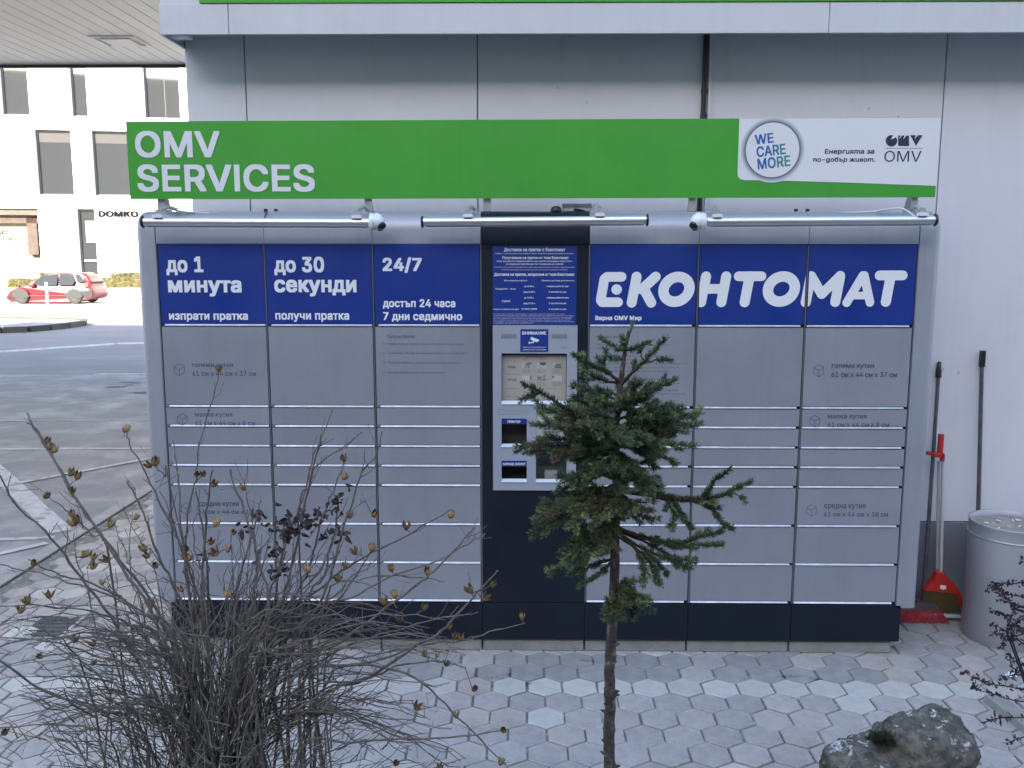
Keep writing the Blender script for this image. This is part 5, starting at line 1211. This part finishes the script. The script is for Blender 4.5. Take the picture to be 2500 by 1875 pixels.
tips = [ # attachment height, tip, depth
 (470, 450, 330, 0.10), (480, 505, 400, -0.14), (470, 720, 330, 0.12), (500, 830, 330, -0.08), (470, 925, 330, -0.05), (500, 940, 400, 0.12), (520, 935, 440, -0.10), (540, 420, 400, 0.15),
 (560, 1085, 495, -0.05), (580, 1090, 540, 0.10), (560, 1000, 465, -0.14), (600, 940, 590, 0.02), (600, 1020, 660, 0.06), (620, 1010, 655, -0.12), (640, 965, 745, 0.02), (600, 870, 640, -0.18), (650, 860, 700, 0.18),
 (560, 320, 450, 0.10), (570, 240, 460, -0.06), (580, 212, 500, 0.08), (600, 225, 545, -0.14), (600, 330, 560, -0.2), (640, 240, 620, 0.0), (680, 128, 650, -0.06), (680, 165, 690, 0.05), (690, 310, 700, -0.16), (700, 250, 780, 0.02),
 (640, 640, 600, -0.24), (660, 720, 640, -0.24), (620, 520, 560, -0.22), (640, 580, 700, 0.22), (700, 760, 780, -0.2), (720, 540, 800, -0.24), (740, 420, 760, 0.16), (760, 360, 850, -0.14), (700, 640, 760, -0.22),
 (760, 885, 870, 0.0), (780, 840, 900, -0.16), (780, 340, 900, 0.08), (800, 660, 900, -0.22), (820, 470, 900, -0.20),
 (860, 240, 1000, 0.04), (880, 210, 1105, -0.08), (880, 225, 1050, -0.14), (880, 300, 1060, 0.12), (900, 400, 1080, -0.18), (900, 510, 1080, -0.2), (900, 350, 1100, 0.0), (920, 800, 1000, -0.18), (900, 700, 1020, -0.2),
 (960, 830, 1050, 0.08), (1000, 590, 1150, -0.14), (1000, 350, 1225, -0.05), (1020, 370, 1260, -0.12), (1040, 480, 1240, 0.12), (1040, 305, 1335, -0.05), (1050, 420, 1320, 0.05), (1060, 600, 1220, -0.16)]
for i_t, (att, x, y, dy) in enumerate(tips):
    if i_t % 7 == 5: continue
    ta = trunk_at(att); tx_ = 650; mx_, my_ = tx_+(x-tx_)*0.5, att+(y-att)*0.5-random.uniform(0, 14)
    q1 = (tx_+(x-tx_)*0.25, att+(y-att)*0.22-8)
    ln = math.hypot(x-tx_, y-att)+abs(dy)*700
    B(att, [q1, (mx_, my_), (x, y)], dy, sub=max(4, int(ln/40)), sl=0.10, bare=0.12, r0=0.005, dry=(0.5 if att > 880 and abs(x-650) < 180 else 0.03))
# the long right hand branches
B(870, [(760, 890), (880, 905), (960, 930), (1060, 940), (1110, 915), (1160, 840), (1238, 775)], -0.10, 2, sl=0.04, bare=0.12, r0=0.0065)
B(880, [(800, 905), (960, 935), (1100, 935), (1200, 915), (1270, 880), (1350, 840)], -0.12, 4, sl=0.06, bare=0.3, r0=0.006); B(880, [(1050, 938), (1180, 918), (1270, 905), (1320, 950)], -0.12, 0, bare=0.8, r0=0.004)
B(890, [(960, 935), (1080, 950), (1150, 985), (1200, 1060), (1250, 1088)], -0.08, 5, sl=0.05, bare=0.35, r0=0.005); B(890, [(900, 930), (960, 960), (990, 1040), (1050, 1085)], 0.05, 5, sl=0.05, bare=0.3)
B(880, [(900, 925), (945, 1000), (940, 1090)], -0.08, 3, sl=0.05, bare=0.3, dry=0.3)
B(1080, [(760, 1120), (880, 1150), (980, 1165), (1080, 1130), (1190, 1108)], -0.10, 7, sl=0.055, bare=0.2, r0=0.006); B(1085, [(800, 1140), (960, 1170), (1100, 1175), (1200, 1165)], 0.04, 5, sl=0.05, bare=0.3)
B(1090, [(760, 1180), (880, 1235), (980, 1250), (1066, 1245)], -0.06, 6, sl=0.06, bare=0.25); B(1090, [(790, 1150), (880, 1200), (960, 1270), (1040, 1290)], 0.06, 5, sl=0.055, bare=0.3)
B(1110, [(740, 1180), (800, 1290), (790, 1385)], -0.10, 5, sl=0.05, bare=0.4); B(1110, [(750, 1190), (850, 1290), (880, 1385)], -0.03, 5, sl=0.05, bare=0.4); B(1110, [(770, 1200), (860, 1260), (915, 1335)], 0.06, 4, sl=0.05, bare=0.35)
B(1240, [(590, 1290), (540, 1340), (455, 1385)], -0.06, 2, sl=0.03, bare=0.15); B(1240, [(570, 1260), (480, 1290), (400, 1320)], 0.05, 4, sl=0.05, bare=0.15)
# low tuft right of the trunk
for x, y, dy in ((760, 1440, -0.08), (835, 1465, -0.02), (845, 1520, 0.05), (730, 1400, 0.04), (700, 1350, 0.0), (790, 1490, -0.12), (690, 1560, -0.06), (640, 1540, -0.08), (610, 1560, -0.03), (740, 1560, 0.03), (600, 1480, -0.05)):
    B(1330 if x > 640 else 1420, [(670, 1400), ((670+x)/2, (1400+y)/2), (x, y)] if x > 660 else [(640, 1470), (x, y)], dy, 5, sl=0.05, bare=0.2, r0=0.0035, dry=0.15)
mb = MB()
for p, m_, e in TW: mb.tube([p, m_, e], [0.0020, 0.0016, 0.0009], 4, cap=False)
o = part('twigs', mb, M['twigbark'], SPR); o['kind'] = 'stuff'

# ================================================================== DRY HIBISCUS SHRUB
YH = -2.35
def hb_(x, y, dy=0.0): return at(x/1.7696, 1000+y/1.7696, YH+dy)
HC = hb_(930, 1700); hbase = np.array([HC[0], YH, 0.03])
SH = thing('dry_shrub', 'bare grey hibiscus shrub with dry brown seed pods filling the lower left', 'shrub', tuple(hbase))
def rh(p): return np.array(p)-hbase
ALLP = []
def smooth(P, k=5):
    Q = []
    for i in range(len(P)-1):
        p0, p1, p2, p3 = P[max(i-1, 0)], P[i], P[i+1], P[min(i+2, len(P)-1)]
        for s in np.linspace(0, 1, k)[:-1]: Q.append(0.5*((2*p1)+(-p0+p2)*s+(2*p0-5*p1+4*p2-p3)*s*s+(-p0+3*p1-3*p2+p3)*s**3))
    Q.append(P[-1]); return Q
def stem(pts, dy, r0, r1, twigs=3, tl=0.07, low=True, spread=0.05, jit=0.0016):
    """pts from the tip down in crop pixels"""
    n = len(pts); P = [rh(hb_(x, y, dy*(1-0.9*i/n))) for i, (x, y) in enumerate(pts)]
    b = np.array([random.uniform(-0.24, 0.24)+(P[-1][0])*0.45, random.uniform(-0.08, 0.08), 0.0]); P.append((P[-1]+b)/2+np.array([P[-1][0]*0.08, 0, 0])); P.append(b)
    Q = smooth(P); Q = [q+rng.normal(0, jit, 3) for q in Q]; m_ = len(Q); mb = MB()
    rad = [(r1+(r0-r1)*(i/(m_-1))**0.8)*(1.22 if i % 4 == 0 else 1.0) for i in range(m_)]; mb.tube(Q, rad, 6)
    for _ in range(twigs):
        i = random.randint(1, int(m_*0.62)); d = Q[i-1]-Q[i]; d /= np.linalg.norm(d)+1e-9; l = tl*random.uniform(0.3, 1.5)
        s = rng.normal(0, 1, 3)*np.array([1, 0.7, 0.3]); d2 = d*0.9+s*0.5; d2 /= np.linalg.norm(d2)
        p1 = Q[i]+d2*l*0.5+rng.normal(0, 0.003, 3); p2 = Q[i]+(d2+np.array([0, 0, 0.12]))*l; mb.tube([Q[i], p1, p2], [rad[i]*0.55, rad[i]*0.42, 0.0007], 4); ALLP.append(p2)
        if random.random() < 0.4: ALLP.append(p1); mb.tube([p1, p1+rng.normal(0, 0.02, 3)+np.array([0, 0, 0.02])], [0.0009, 0.0006], 4)
    tp = Q[0]; mb.tube([tp-(Q[1]-tp)*0.0, tp+(tp-Q[1])/(np.linalg.norm(tp-Q[1])+1e-9)*0.004], [r1*1.8, r1*0.9], 5)
    for _ in range(7):      # buds
        i = random.randint(1, int(m_*0.6)); s = rng.normal(0, 1, 3); s /= np.linalg.norm(s); mb.tube([Q[i], Q[i]+s*(rad[i]+0.0035)], [rad[i]*0.9, 0.0010], 4)
    for q_ in Q[:int(m_*0.6)]: ALLP.append(q_)
    return mb.build('branch', M['stem'], SH)
ST = [ # hand-laid main stems, tip first
 ([(120, 20), (150, 85), (235, 225), (330, 390), (430, 530), (560, 730), (640, 850), (740, 1100), (800, 1400)], -0.10, .0046, .0014), ([(125, 55), (185, 130), (300, 330), (420, 520), (520, 650), (620, 780), (720, 950), (800, 1200)], -0.05, .005, .0016),
 ([(0, 290), (60, 400), (190, 520), (300, 660), (400, 790), (480, 900), (560, 1040), (680, 1250)], -0.12, .0046, .0018), ([(545, 95), (560, 150), (620, 250), (680, 390), (740, 500), (800, 640), (870, 860), (900, 1100)], 0.05, .0042, .0013),
 ([(550, 310), (600, 400), (640, 500), (680, 620), (740, 740), (790, 850), (850, 1050)], -0.08, .0042, .0016), ([(990, 265), (1040, 400), (1090, 540), (1110, 640), (1160, 800), (1150, 1000), (1080, 1200)], -0.10, .0046, .0019),
 ([(917, 268), (905, 380), (885, 480), (880, 640), (870, 780), (895, 1100)], -0.03, .0044, .0016), ([(750, 140), (765, 260), (770, 330), (790, 560), (800, 700), (830, 900)], 0.08, .0038, .001), ([(945, -160), (905, 0), (860, 160), (845, 300), (820, 400), (800, 640), (820, 800)], 0.12, .003, .0008),
 ([(1435, 5), (1380, 140), (1340, 260), (1300, 400), (1250, 520), (1200, 700), (1150, 900)], 0.06, .0040, .0012), ([(1385, 140), (1350, 270), (1310, 440), (1270, 640), (1220, 820), (1160, 1000)], -0.06, .0046, .0019), ([(1558, 102), (1470, 170), (1365, 245), (1335, 330), (1290, 500)], -0.06, .0026, .0011),
 ([(1648, 100), (1620, 200), (1565, 270), (1520, 400), (1480, 520), (1440, 680), (1380, 850), (1250, 1050)], -0.02, .0042, .0013), ([(1490, 215), (1450, 330), (1400, 440), (1370, 560), (1330, 700), (1250, 900)], 0.04, .0038, .0012), ([(1462, 370), (1455, 480), (1430, 600), (1400, 720), (1330, 900)], 0.02, .004, .0015),
 ([(2045, 515), (1960, 610), (1870, 700), (1800, 760), (1680, 850), (1480, 1000), (1300, 1150)], -0.08, .0042, .0015), ([(2150, 700), (2080, 770), (2000, 860), (1900, 960), (1800, 1020), (1600, 1150), (1350, 1300)], 0.0, .0046, .0016), ([(1950, 430), (1870, 480), (1780, 530), (1650, 600), (1500, 680), (1400, 760), (1250, 950)], 0.08, .0036, .001),
 ([(2090, 545), (2020, 580), (1900, 650), (1700, 720), (1550, 800), (1350, 950)], 0.12, .0036, .001), ([(1920, 740), (1800, 725), (1650, 715), (1550, 740), (1400, 850)], 0.10, .003, .001), ([(2260, 925), (2120, 960), (2000, 1000), (1850, 1010), (1650, 1080), (1400, 1200)], 0.05, .0036, .0011),
 ([(2172, 1388), (2000, 1412), (1750, 1420), (1500, 1440), (1300, 1470)], -0.14, .0036, .0016), ([(2180, 1530), (2080, 1430), (1950, 1300), (1830, 1190), (1700, 1120), (1500, 1110), (1300, 1200)], -0.12, .0038, .0014), ([(2010, 1115), (1900, 1090), (1750, 1100), (1550, 1180), (1350, 1280)], 0.02, .0034, .001),
 ([(850, 360), (870, 480), (885, 600), (900, 800)], 0.03, .0034, .0016), ([(1060, 300), (1070, 400), (1100, 540), (1110, 700), (1090, 900)], 0.12, .003, .0009), ([(1128, 395), (1100, 500), (1060, 640), (1030, 760), (1010, 900)], 0.0, .0038, .0015), ([(1570, 400), (1520, 440), (1440, 560), (1380, 700), (1300, 850)], 0.08, .0032, .0009),
 ([(130, 650), (200, 690), (280, 720), (400, 750), (520, 810), (650, 900), (760, 1020)], -0.1, .0036, .001), ([(0, 675), (130, 700), (300, 745), (480, 805), (600, 880), (760, 1000)], 0.0, .0036, .0011), ([(-40, 850), (200, 850), (400, 870), (560, 930), (720, 1050)], -0.05, .0034, .001), ([(-40, 980), (200, 1000), (400, 1060), (600, 1180)], 0.04, .0036, .0011),
 ([(-40, 1060), (80, 1140), (200, 1220), (420, 1300), (620, 1400)], -0.14, .0044, .002), ([(-30, 1380), (200, 1360), (400, 1380), (640, 1450)], -0.1, .0036, .0014), ([(200, 370), (270, 425), (330, 470), (400, 540), (480, 660)], 0.0, .0028, .001), ([(660, 235), (720, 290), (735, 340)], 0.0, .002, .001),
 ([(1930, 985), (1800, 970), (1600, 990), (1400, 1080), (1250, 1200)], 0.08, .0034, .001), ([(1610, 600), (1560, 680), (1480, 800), (1380, 920), (1250, 1100)], -0.08, .0036, .0011), ([(2060, 880), (1950, 890), (1800, 930), (1600, 990), (1400, 1100)], 0.02, .0032, .0009),
 ([(1230, 620), (1200, 740), (1180, 860), (1150, 1020)], -0.02, .004, .0014), ([(700, 360), (760, 520), (790, 640), (840, 800)], 0.1, .0032, .0009), ([(320, 540), (330, 640), (380, 780), (420, 960), (520, 1150)], 0.06, .0026, .0009), ([(570, 470), (560, 600), (570, 760), (620, 900)], 0.1, .0024, .0009)]
for pts, dy, r0, r1 in ST: stem(pts, dy, r0, r1, twigs=4, tl=0.05)
# finer shoots fanning from the crown, thick near the base
def fan(n, kind):
    for _ in range(n):
        if kind == 0:      # upright
            ax, ay = random.gauss(1020, 330), random.uniform(420, 900); ln_dy = random.gauss(0, 0.16); r = .0030
            mid = (930+(ax-930)*0.62, 1200-(1200-ay)*0.52); low = (930+(ax-930)*0.30, 1320)
            pts = [(ax, ay), ((ax+mid[0])/2+random.uniform(-18, 18), (ay+mid[1])/2), mid, low]
        elif kind == 1:    # arching to the sides
            sg = random.choice((-1, -1, 1, 1)); reach = random.uniform(400, 1080); ax = 950+sg*reach; ay = random.uniform(830, 1560); r = .0028
            if ax > 2200: ax = 2200
            top = min(ay-40, 1250)+random.uniform(-60, 60)
            pts = [(ax, ay), (950+sg*reach*0.72, ay*0.55+top*0.45-25), (950+sg*reach*0.42, top+random.uniform(0, 90)), (950+sg*reach*0.16, top+random.uniform(130, 260))]; ln_dy = random.gauss(-0.02, 0.18)
        else:              # short tangle near the middle
            ax, ay = random.gauss(900, 420), random.uniform(880, 1450); bx_ = 920+(ax-920)*0.55+random.gauss(0, 60); r = .0030; ln_dy = random.gauss(-0.05, 0.16)
            pts = [(ax, ay), ((ax+bx_)/2+random.uniform(-40, 40), ay+90), (bx_, ay+220+random.uniform(0, 120))]
        yield pts, ln_dy, r
def batch(n, kind, mt):
    for pts, dy, r in fan(n, kind):
        pts = [(a_+random.gauss(0, 14), b_+random.gauss(0, 14)) for a_, b_ in pts]
        o = stem(pts, dy, r*random.uniform(0.6, 1.15), 0.0008, twigs=4 if kind != 2 else 5, tl=0.06, jit=0.004)
        if mt: o.data.materials[0] = M[mt]
batch(46, 0, None); batch(115, 1, None); batch(48, 2, 'stem_low')
# low twiggy tangle too fine to pick apart
mb = MB()
for _ in range(1200):
    x, y = random.gauss(900, 420), random.uniform(980, 1750)-abs(random.gauss(0, 60)); 
    if abs(x-900) > 250+(y-900)*1.2: continue
    p = rh(hb_(x, y, random.gauss(-0.02, 0.14))); out = np.array([(x-900)/500.0+random.gauss(0, 0.5), random.gauss(0, 0.5), random.uniform(0.1, 1.2)]); out /= np.linalg.norm(out); l = random.uniform(0.04, 0.14)
    m_ = p+out*l*0.5+rng.normal(0, 0.006, 3); mb.tube([p, m_, p+out*l+rng.normal(0, 0.008, 3)], [random.uniform(.0012, .0024), .0012, .0007], 4, cap=False)
o = part('fine_twigs', mb, M['stem_low'], SH); o['kind'] = 'stuff'
# seed pods: five open valves on a short calyx
def podmesh(op, sc, sd):
    rr = random.Random(sd); mb = MB(); nv = 5
    for k in range(nv):
        A = 2*math.pi*k/nv+rr.uniform(-.15, .15); ca, sa = math.cos(A), math.sin(A); u = np.array([ca, sa, 0]); t_ = np.array([-sa, ca, 0]); z = np.array([0, 0, 1.0]); o_ = op*rr.uniform(0.7, 1.4)
        prof_ = [(0.001, 0, 0.0015), (0.0062, 0.004, 0.0052), (0.0085+0.002*o_, 0.011, 0.0060), (0.0078+0.006*o_, 0.018, 0.0040), (0.0055+0.011*o_, 0.0245, 0.0004)]
        vs = []
        for r, h, w in prof_: c = u*r+z*h; vs += [c-t_*w-u*0.0012, c, c+t_*w-u*0.0012]
        vs = [tuple(v*sc) for v in vs]; fs = [(3*i+j, 3*i+j+1, 3*i+j+4, 3*i+j+3) for i in range(4) for j in (0, 1)]
        mb.cur = 0; mb.add(vs, fs)
        mb.cur = 1; mb.add([tuple(np.array(v)*0.93) for v in vs], [f[::-1] for f in fs])
    mb.cur = 0
    for k in range(6): A = k*1.05+rr.random(); d = np.array([math.cos(A)*0.0075, math.sin(A)*0.0075, -0.001+0.004*rr.random()])*sc; w = np.array([-math.sin(A), math.cos(A), 0])*0.0009*sc; mb.add([-w, w, d], [(0, 1, 2)])
    return mb.mesh('seed_pod', [M['pod'], M['pod_in']])
PM = [podmesh(o_, s_, i) for i, (o_, s_) in enumerate(((0.1, 1.0), (0.35, 1.0), (0.7, 1.05), (1.1, 0.95), (0.2, 1.15), (0.5, 0.85)))]
pods = [(545, 85), (203, 135), (215, 160), (236, 172), (310, 272), (335, 288), (640, 240), (671, 230), (312, 350), (200, 372), (311, 450), (316, 490), (330, 480), (590, 462), (478, 495), (850, 280), (878, 278), (925, 322), (1050, 335), (935, 490), (145, 660), (365, 625), (382, 620), (405, 636), (403, 675), (460, 648), (620, 600), (632, 630),
 (672, 672), (440, 742), (213, 800), (117, 828), (90, 865), (780, 775), (985, 797), (800, 605), (815, 642), (912, 572), (985, 600), (1010, 530), (930, 620), (1115, 612), (1330, 692), (1485, 210), (1490, 290), (1452, 395), (1512, 455), (1530, 612), (1608, 597), (1617, 452), (1755, 505), (1950, 455), (1690, 685), (1848, 702), (1462, 732), (1490, 672),
 (1660, 828), (1705, 800), (2030, 780), (2095, 812), (2130, 755), (1835, 852), (1725, 902), (1940, 935), (1430, 915), (1965, 975), (1990, 985), (1835, 1055), (1890, 1055), (1930, 1097), (2050, 1205), (1800, 1285), (1970, 1315), (2175, 1385), (1710, 1528), (1900, 1545), (2165, 1520), (400, 1010), (322, 992), (170, 1066), (405, 1092), (20, 1395), (1250, 1330), (945, -177), (2256, 890), (1200, 930), (880, 860), (650, 845)]
AP = np.array(ALLP); mb = MB()
for x, y in pods:
    best = None
    tgt = [rh(hb_(x, y, d_)) for d_ in np.linspace(-0.15, 0.15, 9)]
    for tpos in tgt:
        dd = np.linalg.norm(AP-tpos, axis=1); i = int(dd.argmin())
        if best is None or dd[i] < best[0]: best = (dd[i], tpos, AP[i])
    dist, tpos, q_ = best
    if dist > 0.12: tpos = tgt[4]; q_ = tpos+np.array([random.uniform(-.02, .02), 0.01, -0.07])
    axis = tpos-q_; axis = axis/(np.linalg.norm(axis)+1e-9)*0.5+np.array([random.uniform(-.3, .3), random.uniform(-.5, .2), 0.9]); axis /= np.linalg.norm(axis)
    base_p = tpos-axis*0.010
    mb.tube([q_, (q_+base_p)/2+np.array([0, 0, 0.002]), base_p], [0.0014, 0.0011, 0.0013], 5)
    o = link('seed_pod', random.choice(PM), SH, tuple(base_p)); o.rotation_euler = Vector(axis).to_track_quat('Z', 'Y').to_euler(); s = random.uniform(0.72, 1.0); o.scale = (s, s, s)
o = part('pod_stalks', mb, M['stem'], SH); o['kind'] = 'stuff'
# curled dead leaves
lm = []
for k in range(4):
    mb = MB(); rr = random.Random(k); n = 5
    vs = []
    for i in range(n):
        s = i/(n-1); w = 0.006*math.sin(math.pi*(0.15+0.8*s)); cz_ = 0.006*math.sin(s*2.5+k); vs += [(-w, s*0.020, cz_+0.004), (0, s*0.020, cz_-0.002), (w, s*0.020, cz_+0.004*rr.uniform(-1, 1))]
    mb.add(vs, [(3*i+j, 3*i+j+1, 3*i+j+4, 3*i+j+3) for i in range(n-1) for j in (0, 1)]); lm.append(mb.mesh('dead_leaf', M['deadleaf']))
for (cx_, cy_, sx_, sy_, n_) in ((1340, 480, 70, 28, 42), (1135, 468, 30, 18, 10), (1215, 505, 30, 22, 12), (1185, 605, 34, 20, 12), (1260, 545, 40, 20, 14), (1440, 540, 30, 16, 10), (1200, 700, 40, 25, 12), (1450, 395, 12, 12, 6), (1495, 555, 20, 12, 4), (1050, 525, 26, 16, 6), (860, 655, 10, 8, 3), (1497, 328, 8, 8, 2)):
    for _ in range(n_):
        p = rh(hb_(random.gauss(cx_, sx_), random.gauss(cy_, sy_), random.uniform(-0.08, 0.08))); o = link('dead_leaf', random.choice(lm), SH, tuple(p)); o.rotation_euler = tuple(rng.uniform(0, 6.28, 3)); s = random.uniform(0.7, 1.2); o.scale = (s, s, s)
mb = MB()
for (a_, b_) in (((1230, 470), (1300, 560)), ((1400, 440), (1330, 560)), ((1120, 440), (1100, 560)), ((1200, 500), (1230, 640)), ((1460, 500), (1420, 620)), ((1180, 590), (1210, 700))):
    mb.tube([rh(hb_(*a_)), rh(hb_((a_[0]+b_[0])/2+8, (a_[1]+b_[1])/2)), rh(hb_(*b_, -0.02))], 0.0012, 5)
o = part('leaf_twigs', mb, M['stem'], SH); o['kind'] = 'stuff'

# ================================================================== DARK COTONEASTER AT THE RIGHT EDGE
YC = -1.75
def cz(x, y, dy=0.0): return at(2200+x/3.16, 1350+y/3.16, YC+dy)
cb = np.array([float(cz(1500, 700)[0]), YC, 0.03])
CT = thing('cotoneaster_shrub', 'thin dark twigs with tiny purple black leaves reaching in at the right edge', 'shrub', tuple(cb))
tw = [[(690, 218), (730, 290), (800, 345), (880, 400), (960, 430), (1100, 480)], [(735, 240), (800, 235), (860, 238), (950, 225), (1080, 240)], [(660, 278), (740, 262), (800, 310), (900, 330), (1000, 350)], [(745, 362), (830, 380), (900, 440), (1000, 480)],
      [(702, 440), (760, 468), (820, 505), (880, 560), (960, 600), (1100, 650)], [(688, 548), (760, 575), (820, 600), (880, 560), (950, 500), (1050, 470)], [(678, 635), (740, 620), (800, 640), (880, 640), (960, 620)], [(752, 735), (800, 690), (860, 655), (930, 690), (1000, 720)],
      [(800, 775), (835, 800), (850, 870), (900, 905), (990, 910), (1100, 900)], [(835, 790), (900, 850), (960, 870)], [(488, 915), (560, 965), (640, 990), (720, 1015), (830, 1030), (948, 1055), (1100, 1080)], [(545, 1025), (600, 1060), (680, 1078), (750, 1100), (860, 1135), (960, 1150), (1100, 1180)],
      [(640, 1305), (700, 1285), (780, 1272), (870, 1270), (1000, 1268)], [(812, 1472), (860, 1450), (930, 1425), (1040, 1380)], [(750, 945), (820, 950), (880, 940), (960, 945)], [(918, 55), (960, 75), (1040, 100)], [(870, 420), (850, 500), (830, 560), (810, 600)], [(940, 480), (900, 520), (870, 600), (850, 660)]]
lv = []
for k in range(3):
    mb = MB(); w = 0.0036; mb.add([(0, 0, 0), (w, 0.004, 0.0012), (w*0.8, 0.008, 0.0005), (0, 0.0105, 0), (-w*0.8, 0.008, 0.0012*k), (-w, 0.004, 0)], [(0, 1, 2, 3), (0, 3, 4, 5)]); lv.append(mb.mesh('leaf', M['berry']))
leafn = 0; extra = MB()
for pts in tw:
    dy = random.uniform(-0.08, 0.08); Q = smooth([np.array(cz(x, y, dy))-cb for x, y in pts], 6)
    mb = MB(); m_ = len(Q); mb.tube(Q, [0.0009+0.0016*i/m_ for i in range(m_)], 5); part('twig', mb, M['berry'], CT)
    for i in range(m_-1):
        for _ in range(3 if i < m_*0.8 else 2):
            p = Q[i]+(Q[i+1]-Q[i])*random.random()+rng.normal(0, 0.0028, 3)
            if leafn < 300:
                o = link('leaf', random.choice(lv), CT, tuple(p)); o.rotation_euler = tuple(rng.uniform(0, 6.28, 3)); s = random.uniform(0.8, 1.35); o.scale = (s, s, s); leafn += 1
            else:
                d = rng.normal(0, 0.004, 3); e_ = rng.normal(0, 0.003, 3); extra.add([p, p+d+e_, p+2*d, p+d-e_], [(0, 1, 2, 3)])
mb = MB()
for pts in tw: 
    e_ = np.array(cz(*pts[-1]))-cb; mb.tube(smooth([e_, e_*0.6+np.array([0, 0, 0.05]), np.zeros(3)], 5), 0.003, 5)
o = part('stems', mb, M['berry'], CT); o['kind'] = 'stuff'
if extra.v: o = part('small_leaves', extra, M['berry'], CT); o['kind'] = 'stuff'

# white litter and weeds in the joints
p = atz(2468, 1652, 0.004)
t = thing('crumpled_paper', 'small crumpled white scrap of paper lying on the pavers at the right edge', 'litter', tuple(p))
mb = MB(); mb.add([(-0.028, -0.015, 0.003), (0.0, -0.022, 0.012), (0.03, -0.010, 0.002), (0.026, 0.016, 0.010), (-0.004, 0.020, 0.018), (-0.026, 0.012, 0.004), (0, 0, 0.022)], [(0, 1, 6), (1, 2, 6), (2, 3, 6), (3, 4, 6), (4, 5, 6), (5, 0, 6)]); part('scrap', mb, M['white_pl'], t)
wl = {'a': (1163, 1650), 'b': (1205, 1655), 'c': (1240, 1648), 'd': (1590, 1651), 'e': (1928, 1653), 'f': (1990, 1659), 'g': (1430, 1614), 'h': (1287, 1670)}
txt = {'a': 'green weed in a paver joint, leftmost of the row before the locker', 'b': 'green weed in the joint just right of the leftmost weed', 'c': 'green weed in a joint below the left edge of the kiosk column', 'd': 'tiny weed in a joint right of the spruce trunk', 'e': 'bushy dark weed between pavers under the second column from the right', 'f': 'small weed just right of the bushy dark weed', 'g': 'thin weed in the joint close to the plinth, left of the trunk', 'h': 'small weed in the joint beside a white paver under the kiosk'}
for k, (u, v) in wl.items():
    p = atz(u, v, 0); mb = MB(); sc_ = 1.5 if k == 'e' else (0.6 if k == 'd' else 1.0)
    for _ in range(70):
        b_ = np.array([random.gauss(0, 0.020)*sc_, random.gauss(0, 0.006), -0.003]); d = np.array([random.gauss(0, 0.6), random.gauss(0, 0.6), 0.8]); d /= np.linalg.norm(d); l = random.uniform(0.005, 0.016)*sc_
        w = np.cross(d, rng.normal(0, 1, 3)); w = w/np.linalg.norm(w)*0.0018; mb.add([b_-w, b_+w, b_+d*l], [(0, 1, 2)])
    o = mb.build('weed', M['weed']); o.location = tuple(p); tag(o, txt[k], 'weed')
